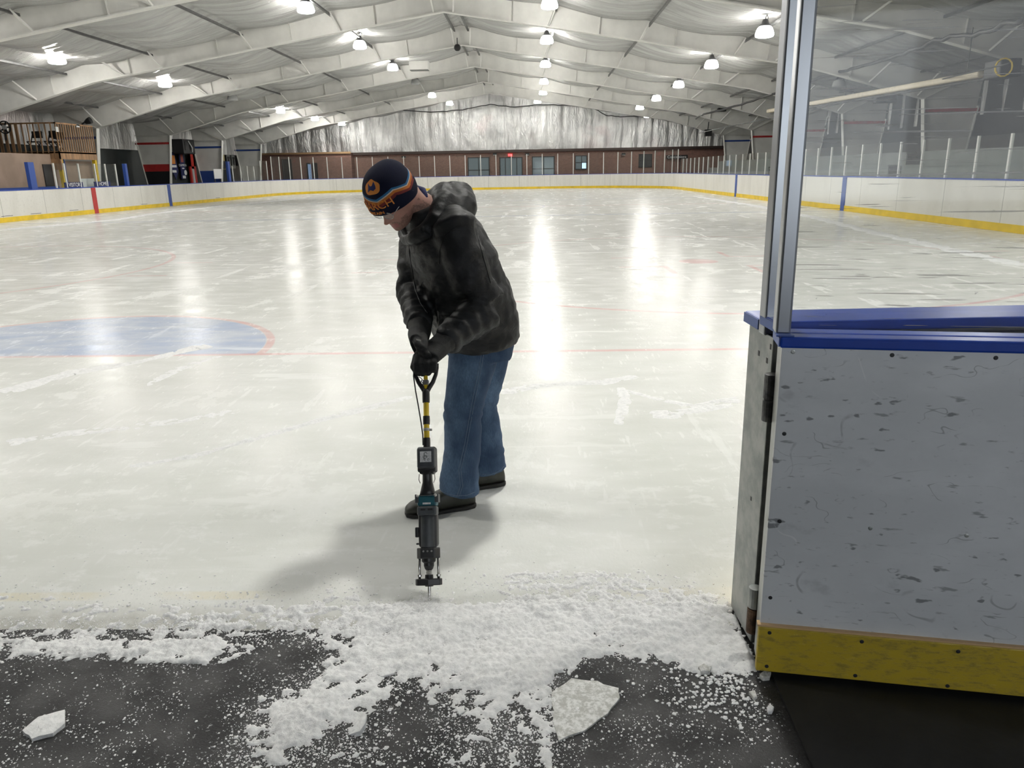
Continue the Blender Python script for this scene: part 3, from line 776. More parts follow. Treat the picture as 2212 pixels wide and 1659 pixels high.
# tan wall under the deck with a doorway
mb = MB(); mb.mm(-20.0, -19.85, 20, 32.4, FLZ, 2.4).mm(-20.0, -19.85, 32.4, 35.3, FLZ, 2.15).mm(WL, -19.85, 35.25, 35.4, FLZ, 2.15); struct(mb.build('wall_deck', MTAN))
a = at(90, 340, x=-19.84); b = at(118, 405, x=-19.84)
mb = MB(); mb.mm(-19.86, -19.81, a.y-.05, b.y+.0, FLZ, 2.0); struct(mb.build('door_6', MDOOR))
mb = MB(); mb.mm(-19.75, -18.9, 26.0, 29.6, FLZ, .5); mb.mm(-19.3, -19.2, 24.0, 31.6, .9, 1.13); tag(mb.build('penalty_bench', MBLUE2), 'blue bench and rail inside the penalty box below the deck', 'bench')
for px, py, s, lab in ((161, 402, 'VISITOR', 'small white visitor lettering above the left boards'), (223, 402, 'HOME', 'small white home lettering above the left boards')):
    p = at(px, py, x=XL-.06)
    t = thing('lettered_strip', p, lab, 'sign'); mb = MB(); mb.mm(XL-.1, XL-.065, p.y-.62, p.y+.62, BH, BH+.21); mb.build('strip', MNAVY, t)
    text_mb(s, .22, frame((XL-.05, p.y, BH+.105), (0,1,0), (0,0,1))).build('lettering', MLEM, t)
a = at(173, 386, x=XL-.4); b = at(203, 405, x=XL-.4)
mb = MB(); mb.mm(XL-.42, XL-.39, a.y, b.y+.1, FLZ, a.z); tag(mb.build('scorer_panel', MPAPER), 'white panel between the visitor and home lettering behind the boards', 'panel')
# banners and openings on the wall between the columns
def wallrect(p0, p1, x): 
    a, b = at(*p0, x=x), at(*p1, x=x); return a.y, b.y, b.z, a.z
XW = WL+.12
y0, y1, z0, z1 = wallrect((368, 330), (381, 388), XW)
t = thing('pennant_banner', (XW, (y0+y1)/2, z0), 'blue pennant banner with pale lettering beside the red and black column', 'banner', 'banners on the left wall')
mb = MB(); ym = (y0+y1)/2
mb.prism([(XW, y0-.3, z1), (XW, y1+.1, z1), (XW, y1+.4, z0+.5), (XW, ym+.1, z0), (XW, y0-.1, z0+.5)], (0,0,0), (.03,0,0)); mb.build('cloth', MNAVY, t)
mb = MB(); mb.mm(XW+.03, XW+.04, ym-.35, ym+.25, z1-.65, z1-.15); mb.build('emblem', MORANGE, t)
for i in range(2):
    text_mb(('WEST','YOUTH')[i], .36, frame((XW+.035, ym+.05, z0+.68-.36*i), (0,1,0), (0,0,1))).build('lettering', MLEM, t) if False else MB().mm(XW+.03, XW+.04, ym-.4+.1*i, ym+.35-.1*i, z0+.72-.3*i, z0+.86-.3*i).build('lettering', MLEM, t)
y0, y1, z0, z1 = wallrect((385, 330), (402, 386), XW)
t = thing('championship_banner', (XW, (y0+y1)/2, z0), 'tall dark blue championship banner with a red emblem', 'banner', 'banners on the left wall')
mb = MB(); mb.mm(XW, XW+.03, y0, y1, z0, z1); mb.build('cloth', MNAVY, t)
ym = (y0+y1)/2; h = z1-z0
mb = MB(); mb.mm(XW+.03, XW+.04, y0+.15, y1-.15, z1-h*.36, z1-h*.06); mb.build('emblem', simple('banner_red', (.35,.08,.06), .7), t)
text_mb('CHAMPION', .21, frame((XW+.035, ym, z1-h*.48), (0,1,0), (0,0,1))).build('lettering', MLEM, t)
mb = MB(); mb.mm(XW+.03, XW+.04, y0+.5, y1-.45, z1-h*.62, z1-h*.57); mb.ball((XW+.035, ym+.3, z1-h*.76), (.01,.2,.16), 8); mb.mm(XW+.03, XW+.04, y0+.15, y1-.1, z0+.02, z0+h*.12); mb.build('printed_lines', MLEM, t)
# red framed doorway with black screen above
y0, y1, z0, z1 = wallrect((404, 333), (424, 394), XW)
t = thing('red_doorway', (XW, (y0+y1)/2, 0), 'bright red door surround with pale inner frame under the black box', 'doorway')
mb = MB(); mb.mm(XW, XW+.1, y0, y0+.22, FLZ, z1).mm(XW, XW+.1, y1-.25, y1, FLZ, z1).mm(XW, XW+.1, y0, y1, z1-.75, z1); mb.build('surround', simple('bright_red', (.55,.04,.03), .5), t)
mb = MB(); mb.mm(XW, XW+.08, y0+.22, y0+.36, FLZ, z1-.75).mm(XW, XW+.08, y1-.55, y1-.25, FLZ, z1-.75).mm(XW, XW+.08, y0+.22, y1-.25, z1-.9, z1-.75); mb.build('inner_frame', MPAPER, t)
mb = MB(); mb.mm(XW, XW+.02, y0+.36, y1-.5, FLZ, z1-.9); mb.build('opening', MBLK, t)
a, b = at(392, 300, x=WL+.8), at(421, 333, x=WL+.8)
t = thing('black_speaker_box', (WL+.5, a.y, b.z), 'large black box hanging high above the red doorway', 'speaker')
mb = MB(); mb.mm(WL+.15, WL+.85, a.y, b.y, b.z, a.z); mb.build('cabinet', MBLK, t, bevel=.03)
mb = MB(); mb.mm(WL+.85, WL+.88, a.y+.2, (a.y+b.y)/2-.1, b.z+.2, a.z-.15).mm(WL+.85, WL+.88, (a.y+b.y)/2+.1, b.y-.2, b.z+.2, a.z-.15); mb.build('grille', MBLKP, t)
mb = MB(); mb.tube([(WL+.86, b.y-.9, a.z-.1), (WL+.95, b.y-.6, a.z-.5), (WL+.9, b.y-.55, a.z-.75)], .03, 6); mb.build('cable', MPAPER, t)
for i, ((p0, p1), m, lab) in enumerate(((((426, 336), (436, 388)), simple('teal_print', (.10,.22,.22), .6), 'teal mural strip between the red doorway and the blue column'),
      (((478, 334), (487, 366)), simple('yellow_print', (.40,.34,.16), .6), 'yellowish poster beside the blue column'), (((488, 335), (499, 364)), MGREY, 'black and white portrait poster, nearer of the pair past the blue column'),
      (((499, 336), (509, 364)), MGREY, 'black and white portrait poster, farther of the pair past the blue column'), (((512, 334), (520, 366)), MBLKP, 'black poster with pale writing beside the last column'))):
    y0, y1, z0, z1 = wallrect(p0, p1, XW); t = thing('wall_poster', (XW, (y0+y1)/2, z0), lab, 'poster', 'posters on the left wall')
    mb = MB(); mb.mm(XW, XW+.03, y0, y1, z0, z1); mb.build('sheet', m, t); ym = (y0+y1)/2; zm = (z0+z1)/2; h = z1-z0
    mb = MB()
    if i in (2, 3): mb.ball((XW+.03, ym, zm), (.015, (y1-y0)*.3, h*.28), 8); mb.mm(XW+.03, XW+.04, y0+.1, y1-.1, z1-.25, z1-.1)
    elif i == 0:
        for q in range(4): mb.bar((XW+.035, y0+.2, z0+h*(.15+.2*q)), (XW+.035, y1-.2, z0+h*(.3+.2*q)), .01, .14)
    elif i == 4:
        for q in range(4): mb.mm(XW+.03, XW+.04, y0+.2, y1-.3, z0+h*(.25+.17*q), z0+h*(.29+.17*q))
    else: mb.ball((XW+.03, ym, zm-.2), (.015, .4, .3), 8)
    mb.build('print', MLEM if i == 4 else MBLK, t)
y0, y1, z0, z1 = wallrect((461, 365), (480, 386), XL-.25)
t = thing('whiteboard', (XL-.255, (y0+y1)/2, FLZ), 'small whiteboard standing behind the left boards by a blue post', 'whiteboard')
mb = MB(); mb.mm(XL-.27, XL-.24, y0, y1, z0, z1); mb.build('sheet', MPAPER, t, bevel=.02)
mb = MB(); mb.mm(XL-.31, XL-.27, y0+.1, y0+.16, FLZ, z1-.1).mm(XL-.31, XL-.27, y1-.16, y1-.1, FLZ, z1-.1); mb.build('stand', MDGREY, t)
# ------------------------------------------------------------------ things under the roof
p = at(906, 142, y=36.15); t = thing('ceiling_box', p, 'white box fixed to the second roof frame left of the ridge', 'unit')
mb = MB(); mb.box(p, (.85, .5, .36)); mb.build('casing', MSTEEL, t, bevel=.02)
mb = MB(); mb.box(p+Vector((0,0,-.19)), (.8, .45, .03)); mb.build('grille', MGREY, t)
p = at(988, 103, y=36.2); t = thing('hanging_speaker', p, 'small black round speaker hanging at the ridge', 'speaker')
mb = MB(); mb.ball(p, .15, 8); mb.build('housing', MBLK, t, smooth=True); mb = MB(); mb.tube([p, p+Vector((0,0,.4))], .02, 6); mb.build('hanger', MBLK, t)
for i, (px, py, y, lab) in enumerate(((1559, 233, 50.5, 'black speaker at the end of the rope of cable on the right'), (1529, 287, 57.5, 'black speaker below the last roof frame on the right'), (1912, 213, 30.8, 'dark square speaker under the beige heater seen through the glass'))):
    p = at(px, py, y=y); t = thing('wall_speaker', p, lab, 'speaker'); s = (.5,.4,.45) if i < 2 else (.75,.3,.32)
    mb = MB(); mb.box(p, s); mb.build('cabinet', MBLK, t, bevel=.03); mb = MB(); mb.bar(p+Vector((0,.1,.1)), p+Vector((.1,.3,.75)), .05, .05); mb.build('bracket', MBLK, t)
def cable(name, pxs, y0, y1, lab, r=.03, wob=.06):
    pts = []; m = len(pxs)
    for i in range(m-1):
        for k in range(6):
            f = k/6; a = (i+f)/(m-1); px = pxs[i][0]+(pxs[i+1][0]-pxs[i][0])*f; py = pxs[i][1]+(pxs[i+1][1]-pxs[i][1])*f
            p = at(px, py, y=y0+(y1-y0)*a); p.z += noise.noise((i*3+f*5, 1.7, r*50))*wob; pts.append(p)
    mb = MB(); mb.tube(pts, r, 6); tag(mb.build(name, MBLK, smooth=True), lab, 'cable')
cable('rope_cable', [(2212,42),(2120,68),(2020,88),(1940,120),(1860,140),(1800,160),(1740,178),(1680,200),(1600,228),(1520,247),(1500,256)], 14.5, 45, 'thick twisted dark cable slung along the right side under the frames', .05, .10)
cable('guy_wire', [(2180,137),(2060,165),(1900,205),(1700,249),(1560,276),(1500,290)], 16, 44, 'thin straight dark wire below the thick cable on the right', .018, 0)
cable('hanging_cable', [(870,238),(930,242),(1000,237),(1060,226),(1110,232),(1160,226),(1230,228),(1282,234),(1310,249),(1340,252),(1400,251),(1460,258),(1476,240)], 65, 64.5, 'black cable looping across the foil on the far wall', .035, .05)
# radiant heater over the stand
a = at(2130, 160, x=11.3); b = at(1665, 240, x=11.3)
t = thing('tube_heater', a, 'long beige tube heater slung under the frames on the right', 'heater')
mb = MB(); mb.bar(a, b, .42, .16); mb.build('reflector', simple('beige_metal', (.55,.48,.36), .5, var=.1), t, bevel=.04)
mb = MB(); mb.tube([a-Vector((0,0,.1)), b-Vector((0,0,.1))], .05, 8); mb.build('burner_tube', MDARK, t)
mb = MB(); mb.box(a+Vector((.1,-.5,.05)), (.5, .7, .42)); mb.build('burner_box', MBLK, t, bevel=.03)
mb = MB(); mb.tube([a+Vector((-.1+.2*math.cos(q), -.9, .05+.2*math.sin(q))) for q in [i*.5 for i in range(14)]], .02, 6); mb.build('yellow_hose', MYEL, t)
for f in (.05, .5, .95):
    p = a.lerp(b, f); mb = MB(); mb.tube([p, p+Vector((0,0,1.2))], .012, 6); mb.build('hanger', MDARK, t)
# stands and dark boards on the right
for i, (y0, y1) in enumerate(((14, 27), (28, 41), (42, 56))):
    t = thing('bleacher', (12.5, y0, 0), 'grey bleacher rows behind the right boards, '+('nearest','middle','farthest')[i]+' block', 'bleacher', 'bleachers')
    for k in range(4):
        x = 11.2+.58*k; z = .5+.42*k
        mb = MB(); mb.mm(x, x+.35, y0, y1, z, z+.05); mb.build('seat_board', MPALE, t)
        mb = MB(); mb.mm(x+.35, x+.56, y0, y1, z-.14, z-.1); mb.build('foot_board', MPALE, t)
        mb = MB(); mb.mm(x+.02, x+.06, y0, y1, z-.4, z); mb.build('riser', MPALE, t)
for i, (p0, p1, lab) in enumerate((((1876,285),(2005,345),'dark panel on the right wall between two white columns'), ((2062,255),(2300,345),'large dark panel on the right wall at the picture edge'), ((1740,296),(1830,345),'dark panel on the right wall next to the glass posts'))):
    a, b = at(*p0, x=WR-.25), at(*p1, x=WR-.25); mb = MB(); mb.mm(WR-.27, WR-.2, min(a.y, b.y), max(a.y, b.y), 1.3, a.z); tag(mb.build('wall_panel', MDGREY), lab, 'panel')

# ================================================================== gate in the foreground
G = Vector((.637, 1.95, 0)); gu = Vector((.98690, -.16134, 0)); gn = Vector((.16134, .98690, 0)); gz = Vector((0,0,1))
GM = Matrix((gu, gn, gz)).transposed()
def gp(u, n, z): return G+gu*u+gn*n+gz*z
def gbox(mb, u0, u1, n0, n1, z0, z1): return mb.box(gp((u0+u1)/2, (n0+n1)/2, (z0+z1)/2), (abs(u1-u0), abs(n1-n0), abs(z1-z0)), GM)
GT, GW = .973, 2.5
t = thing('rink_gate', gp(1.2, .05, 0), 'scuffed white rink gate swung open, blue cap and yellow kick plate', 'gate')
mb = MB(); gbox(mb, .004, GW, 0, .012, .158, GT); mb.build('face_panel', MGATE, t, bevel=.002)
mb = MB(); gbox(mb, .006, .05, .012, .085, .02, GT); gbox(mb, GW-.05, GW, .012, .085, .02, GT); gbox(mb, .05, GW-.05, .012, .085, .02, .07); gbox(mb, .05, GW-.05, .012, .085, GT-.05, GT); gbox(mb, .05, GW, .07, .085, .07, GT-.05)
mb.build('aluminium_frame', simple('frame_aluminium', (.50,.51,.49), .45, .55, var=.12, scale=8), t)
mb = MB(); gbox(mb, 0, GW, -.013, .012, .012, .158); mb.build('kick_plate', MKICK, t, bevel=.004)
mb = MB(); gbox(mb, -.004, GW, -.012, .012, .158, .164); mb.build('kick_plate_lip', simple('faded_orange_lip', (.62,.42,.22), .5), t)
mb = MB(); gbox(mb, -.004, GW+.02, -.014, .040, GT, GT+.030); mb.build('cap_rail', MBLUE, t, bevel=.006)
mb = MB(); gbox(mb, -.004, GW+.02, .045, .104, GT, GT+.030); mb.build('cap_rail', MBLUE, t, bevel=.006)
mb = MB(); gbox(mb, -.0065, -.004, -.010, .100, GT+.003, GT+.027); mb.build('cap_end', MBLUEL, t)
# screws, from the photograph
SCR = [(1713,760),(1927,767),(2151,773),(1694,937),(1684,1126),(1880,1141),(2088,1157),(1664,1291),(1661,1361),(1859,1380),(2066,1401),(1655,1433),(1845,1453),(2043,1475)]
for i, (px, py) in enumerate(SCR):
    d = FW+RT*((px-1106)/FPX)+UP*((829.5-py)/FPX); tt = (G-CAM).dot(gn)/d.dot(gn); p = CAM+d*tt
    off = -.0145 if py > 1340 else -.001
    mb = MB(); mb.lathe([(.0055,0),(.0055,.0012),(.003,.0018)], p+gn*(off+.0012), 14, Matrix((gu, gz, -gn)).transposed()); mb.build('screw', MBLK if i not in (0,5,6) else MGALV, t)
# gate post and glass
mb = MB(); gbox(mb, -.012, .026, .018, .078, GT+.030, 2.45); mb.build('glass_post', MALU, t, bevel=.006)
mb = MB(); gbox(mb, -.014, .030, -.013, .020, GT+.030, GT+.034); mb.build('post_shim', MBLUE2, t)
mb = MB(); gbox(mb, .026, GW, .046, .058, GT+.028, 2.42); mb.build('glass_pane', MGLASS, t)
for z0, z1, m in ((.80, .875, MHINGE), (.735, .80, MHINGE), (.145, .215, MGALV), (.06, .145, MRUST)):
    c = Vector((.655, 2.058, 0))
    mb = MB(); mb.lathe([(.0195, z0+.002), (.0195, z1-.002)], c, 16); mb.build('hinge_knuckle', m, t, smooth=False, bevel=.002)
# fixed boards the gate hangs on
F0 = Vector((.664, 2.075, 0)); fu = Vector((.9989, .047, 0)); fn = Vector((-.047, .9989, 0)); FM = Matrix((fu, fn, gz)).transposed()
def fbox(mb, u0, u1, n0, n1, z0, z1): 
    return mb.box(F0+fu*(u0+u1)/2+fn*(n0+n1)/2+gz*((z0+z1)/2), (abs(u1-u0), abs(n1-n0), abs(z1-z0)), FM)
t = thing('fixed_boards', F0, 'fixed end boards right of the opening with galvanized end plate', 'rink boards')
mb = MB(); fbox(mb, 0, .006, .018, .225, .0, .965); fbox(mb, .0, .05, .018, .026, .0, .965); mb.build('end_plate', MGALV, t, bevel=.003)
mb = MB(); fbox(mb, -.001, 0, .05, .062, .885, .9); fbox(mb, -.001, 0, .12, .132, .89, .905); fbox(mb, -.001, 0, .03, .04, .93, .945); fbox(mb, -.001, 0, .10, .108, .44, .452); mb.build('bolt_hole', MBLK, t)
mb = MB(); fbox(mb, .006, 1.6, .205, .225, .0, .965); mb.build('face_panel', MGATE, t)
mb = MB(); fbox(mb, .006, 1.6, .225, .24, .0, .16); mb.build('kick_plate', MYEL, t)
mb = MB(); fbox(mb, .05, 1.6, .03, .06, .0, .965); fbox(mb, .03, 1.6, .06, .2, .8, .86); mb.build('steel_frame_bar', MHINGE, t)
mb = MB(); fbox(mb, -.006, 1.7, .0, .118, .985, 1.015); mb.build('cap_rail', MBLUE, t, bevel=.006)
mb = MB(); fbox(mb, -.006, 1.7, .124, .262, .965, 1.0); mb.build('cap_rail', MBLUE, t, bevel=.006)
mb = MB(); fbox(mb, -.0085, -.006, .004, .114, .988, 1.012); fbox(mb, -.0085, -.006, .128, .258, .968, .997); mb.build('cap_end', MBLUEL, t)
mb = MB(); fbox(mb, -.008, .040, .075, .125, .96, 2.45); mb.build('glass_post', MALU, t, bevel=.006)
mb = MB(); fbox(mb, .040, 1.6, .094, .106, 1.01, 2.42); mb.build('glass_pane', glass_mat('clear_screen', .02, (.985,.99,.988)), t)

# ================================================================== person
from mathutils.bvhtree import BVHTree
def V(*a): return Vector(a)
HO = V(-.529, 3.03, 1.347)
az, pt = R(36), R(44)
HF = V(-math.sin(az)*math.cos(pt), -math.cos(az)*math.cos(pt), -math.sin(pt))
HU = V(-math.sin(az)*math.sin(pt), -math.cos(az)*math.sin(pt), math.cos(pt)); HL = HU.cross(HF)
def hw(f, l, u): return HO+HF*f+HL*l+HU*u
PROF = [(-.111,.056,.022,.019),(-.103,.050,.042,.035),(-.089,.036,.061,.047),(-.07,.022,.076,.056),(-.045,.010,.088,.063),(-.02,.0,.096,.069),(0,-.004,.098,.072),(.03,-.006,.098,.074),(.06,-.006,.093,.071),(.085,-.006,.080,.061),(.105,-.006,.056,.043),(.117,-.006,.026,.02)]
def prof(u):
    for a, b in zip(PROF, PROF[1:]):
        if u <= b[0]:
            t = max(0, (u-a[0])/(b[0]-a[0])); t = t*t*(3-2*t)*.4+t*.6
            return [a[i]+(b[i]-a[i])*t for i in (1,2,3)]
    return PROF[-1][1:]
def gs(x, s): return math.exp(-(x/s)**2)
mb = MB(); rs = []
for i in range(56):
    u = -.111+.228*i/55; fc, hf, hl = prof(u); ring = []
    for j in range(64):
        a = 2*math.pi*j/64; f = fc+hf*math.cos(a); l = hl*math.sin(a)
        if math.cos(a) > 0:
            fr = math.cos(a)**2; d = 0
            nz = .027*gs(l, .013)*(max(0, min(1, (.018-u)/.055))**1.3 if u > -.040 else gs(u+.040, .009)); d += nz
            d += .010*gs(abs(l)-.011, .008)*gs(u+.038, .009)
            d += .005*gs(u-.020, .011)*gs(l, .05) - .010*gs(abs(l)-.032, .016)*gs(u+.002, .013)
            d += .007*gs(u+.066, .006)*gs(l, .024)+.006*gs(u+.078, .006)*gs(l, .022)-.005*gs(u+.0715, .003)*gs(l, .026)
            d += .008*gs(u+.098, .012)*gs(l, .022)+.004*gs(abs(l)-.045, .02)*gs(u+.03, .02)
            f += d*fr
        ring.append(hw(f, l, u))
    rs.append(ring)
mb.rings(rs)
for sg in (-1, 1):            # ears
    M = Matrix((HF, HL, HU)).transposed()
    mb.ball(hw(-.016, sg*.071, .014), (.016, .007, .026), 8, M @ Matrix.Rotation(R(12), 3, 'Y'))
BL = V(.42, -.907, 0)          # the person's left
# neck and a slim trunk with limbs inside the clothes, one skin
nk = hw(-.03, 0, -.06)
mb.loft([(hw(-.022,0,-.02), .055, .06), (nk, .057, .062), (V(-.432,3.085,1.285), .060, .064), (V(-.40,3.12,1.22), .10, .08)], BL, 20)
mb.loft([(V(-.40,3.12,1.24), .12, .07), (V(-.37,3.13,1.15), .16, .10), (V(-.31,3.18,.98), .14, .10), (V(-.25,3.21,.80), .15, .11), (V(-.235,3.21,.72), .12, .09)], BL, 20)
SHL, ELL, WRL = V(-.31,2.965,1.205), V(-.205,3.0,.905), V(-.322,2.845,.812)
SHR, ELR, WRR = V(-.475,3.28,1.205), V(-.505,3.19,.945), V(-.452,2.955,.845)
for a, b, c in ((SHL, ELL, WRL), (SHR, ELR, WRR)): mb.tube([a, a.lerp(b,.5), b, b.lerp(c,.5), c], [.055,.05,.04,.037,.026], 14)
HPL, KNL, ANL = V(-.255,3.13,.74), V(-.312,3.085,.42), V(-.335,3.075,.07)
HPR, KNR, ANR = V(-.195,3.27,.74), V(-.262,3.30,.40), V(-.225,3.34,.07)
for a, b, c in ((HPL, KNL, ANL), (HPR, KNR, ANR)): mb.tube([a, a.lerp(b,.5), b, b.lerp(c,.5), c], [.085,.075,.055,.05,.035], 14)
person = mb.build('person', MSKIN, smooth=True)
remesh(person, .0042, 2, .4)
for m in (MLIP, MSTUB): person.data.materials.append(m)
me = person.data
for p in me.polygons:
    c = p.center-HO; f, l, u = c.dot(HF), c.dot(HL), c.dot(HU)
    if f > .06 and abs(l) < .024 and -.083 < u < -.061: p.material_index = 1
    elif f > -.03 and u < -.052 and u > -.125 and (f > .03 or abs(l) > .03) and noise.noise(p.center*40)+(-.06-u)*30 > -.05: p.material_index = 2
    else: p.material_index = 0
tag(person, 'man in black jacket, jeans and patterned knit hat, bending over an electric ice chipper', 'person')
# eyes and spectacles
for sg in (-1, 1):
    mb = MB(); mb.ball(hw(.080, sg*.032, -.002), .012, 8); e = mb.build('eye', MEYE, person, smooth=True)
    mb = MB(); mb.ball(hw(.0895, sg*.031, -.005), .0048, 6); mb.build('iris', MIRIS, e, smooth=True)
gl = MB(); sgl = MB()
for sg in (-1, 1):
    ring = [hw(.112-.018*((math.cos(a)*.023*sg+.033)/.06)**2 if False else .110-.25*(abs(.031+.023*math.cos(a))-.02)*.5, sg*(.031+.023*math.cos(a)), -.006+.016*math.sin(a)) for a in [2*math.pi*i/24 for i in range(25)]]
    gl.tube(ring, .0012, 6)
    sgl.prism(ring[:-1], (0,0,0), HF*.0015)
    gl.tube([ring[0], hw(.085, sg*.066, .002), hw(.02, sg*.077, .006), hw(-.02, sg*.078, -.004)], .0014, 6)
gl.tube([hw(.112, -.009, -.002), hw(.116, 0, .001), hw(.112, .009, -.002)], .0013, 6)
g = gl.build('spectacles', MCHROME, person, smooth=True); sgl.build('lenses', MLENS, g)
# knitted hat
def ub(phi): return .010-.034*(1-math.cos(phi))/2*1.7
HTOP = .137
def meridian():
    pts = []
    for i in range(161):
        u = -.05+(HTOP+.05)*i/160
        if u > .04: k = math.sqrt(max(0, 1-((u-.04)/(HTOP-.04))**2.3))
        else: k = 1
        pts.append((u, k))
    return pts
MER = meridian(); HATOFF = V(-.010, 0, -.010)
def hat(phi, v, off=0.):
    """v: metres above the brim measured along the knit"""
    b = ub(phi); left = v; u, k = b, 1.
    if v < 0: u = b+v
    else:
        for (u0, k0), (u1, k1) in zip(MER, MER[1:]):
            if u1 <= b: continue
            u0_ = max(u0, b); L = math.hypot(u1-u0_, (k1-k0)*.09)
            if left <= L: f = left/L; u, k = u0_+(u1-u0_)*f, k0+(k1-k0)*f; break
            left -= L; u, k = u1, k1
    k = max(k, .015); fc, hf, hl = prof(min(u, .055)); e = .0148+off+(.0035 if v < .052 else 0)
    return hw(fc+(hf+e)*math.cos(phi)*k, (hl+e)*math.sin(phi)*k, u+off*(1-k))+HATOFF
def hlen(phi):
    b = ub(phi); return sum(math.hypot(u1-max(u0, b), (k1-k0)*.09) for (u0, k0), (u1, k1) in zip(MER, MER[1:]) if u1 > b)
mb = MB(); rs = []; nphi = 72; vs = [-.001]+[.0+.0015*i for i in range(2)]+[.006*i for i in range(1, 9)]+[.0515,.0525]+[.058+.0052*i for i in range(18)]
meta = []
for t in range(len(vs)):
    row = []
    for j in range(nphi):
        ph = -math.pi+2*math.pi*j/nphi; H = hlen(ph)-.001; v = vs[t]
        if v > .055: v = .055+(H-.055)*(v-.055)/(vs[-1]-.055)
        p = hat(ph, v); p += (p-HO).normalized()*noise.noise(p*18)*.0022
        row.append(p); meta.append((math.degrees(ph)/100, max(0, v)/.1))
    rs.append(row)
inner = [[HO+(p-HO)*.93 for p in rs[0]]]
mb.rings(inner+rs, cap=False); mb.f.append(tuple(len(mb.v)-nphi+j for j in range(nphi))); mb.m.append(0)
h = mb.build('knit_hat', MHAT, person, smooth=True)
uv = h.data.uv_layers.new(name='UV'); meta = [(m[0], 0) for m in meta[:nphi]]+meta
for poly in h.data.polygons:
    ii = [h.data.loops[li].vertex_index for li in poly.loop_indices]; us = [meta[i][0] for i in ii]; wrap = max(us)-min(us) > 1.8
    for li, i in zip(poly.loop_indices, ii):
        a = meta[i][0]; uv.data[li].uv = (a+3.6 if wrap and a < 0 else a, meta[i][1])
def hat_print(name, mb_, phi0, v0, off, m):
    q = MB(); q.add([hat(R(phi0)+p.x/.098, v0+p.y, off+p.z) for p in mb_.v], mb_.f); return q.build(name, m, h)
I4 = Matrix.Identity(4)
def stretch(m, sx, sy, kx=0): m.v = [V(p.x*sx, p.y*sy, p.z) for p in m.v]; return m
hat_print('lettering', stretch(text_mb('MONARCH', .040, I4, .002), 1.12, 1.0), -11, .043, .0015, MORANGE)
hat_print('lettering', stretch(text_mb('MOUNTAIN', .018, I4, .002), 1.25, 1.0), -10, .0135, .0015, MORANGE)
q = MB(); 
rr = [.031*(1+.05*math.sin(5*a)) for a in [2*math.pi*i/40 for i in range(40)]]
cells = [V(0,0,0)]
for k in range(1, 5):
    for i in range(40): cells.append(V(rr[i]*k/4*math.cos(2*math.pi*i/40), rr[i]*k/4*1.05*math.sin(2*math.pi*i/40), 0))
fs = [(0, 1+i, 1+(i+1) % 40) for i in range(40)]+[(1+k*40+i, 1+(k+1)*40+i, 1+(k+1)*40+(i+1) % 40, 1+k*40+(i+1) % 40) for k in range(3) for i in range(40)]
q.add(cells, fs); hat_print('round_emblem', stretch(q, 1.6, .80), 18, .113, .0018, MORANGE)
q = MB(); pk = [(-.017,.018),(-.005,.004),(.004,.006),(.013,.024),(.017,.004),(.016,-.008),(.006,-.016),(-.004,-.010),(-.016,-.020),(-.014,-.004)]
q.add([V(0,0,0)]+[V(x,y,0) for x, y in pk], [(0, 1+i, 1+(i+1) % len(pk)) for i in range(len(pk))]); q2 = MB()
for i in range(len(pk)):   # a few extra points so the print follows the knit
    a, b = V(*pk[i],0), V(*pk[(i+1) % len(pk)],0); c = V(0,0,0); q2.add([c, a*.5, b*.5, a, b], [(0,1,2),(1,3,4,2)])
hat_print('peaks_print', stretch(q2, 1.6, .80), 18, .113, .0028, MNAVY)

# jacket
def clothes(name, mb_, mat, vox, fn, it=5):
    o = mb_.build(name, mat, None, smooth=True); remesh(o, vox, it, .5)
    nn = [v.normal.copy() for v in o.data.vertices]
    for v, n_ in zip(o.data.vertices, nn): v.co += n_*fn(v.co)
    o.data.update(); md = o.modifiers.new('s', 'SMOOTH'); md.iterations = 3; md.factor = .5; bake(o)
    o.data.polygons.foreach_set('use_smooth', [True]*len(o.data.polygons)); o.parent = person; return o
JF = V(-.907, -.42, 0)
mb = MB()
mb.loft([(V(-.232,3.215,.705), .195, .150), (V(-.236,3.214,.73), .212, .168), (V(-.25,3.207,.80), .222, .176), (V(-.286,3.185,.92), .226, .182), (V(-.325,3.16,1.05), .222, .172), (V(-.360,3.14,1.16), .212, .155), (V(-.392,3.12,1.24), .165, .128), (V(-.415,3.10,1.285), .11, .10), (V(-.425,3.09,1.31), .085, .082)], BL, 32, 2.3)
mb.loft([(SHL+V(.0,.07,.03), .075, .075), (SHL+V(.01,.01,.015), .095, .092), (SHL.lerp(ELL,.3)+V(.005,0,0), .090, .085), (SHL.lerp(ELL,.65), .084, .080), (ELL+V(.012,.008,.03), .082, .080), (ELL+V(-.0,-.01,-.022), .082, .078), (ELL.lerp(WRL,.35)+V(0,0,-.012), .076, .072), (ELL.lerp(WRL,.75), .064, .060), (ELL.lerp(WRL,1.08), .054, .052), (ELL.lerp(WRL,1.13), .050, .048)], V(0,0,1), 24)
mb.loft([(SHR+V(0,-.08,.03), .07, .07), (SHR+V(0,-.01,.01), .088, .085), (SHR.lerp(ELR,.4), .082, .078), (SHR.lerp(ELR,.8), .074, .070), (ELR, .072, .070), (ELR.lerp(WRR,.4), .064, .060), (ELR.lerp(WRR,.8), .058, .055), (ELR.lerp(WRR,1.0), .052, .050)], V(1,0,0), 24)
def seg(p, a, b):
    t = max(0, min(1, (p-a).dot(b-a)/(b-a).length_squared)); return t, (p-a-(b-a)*t).length
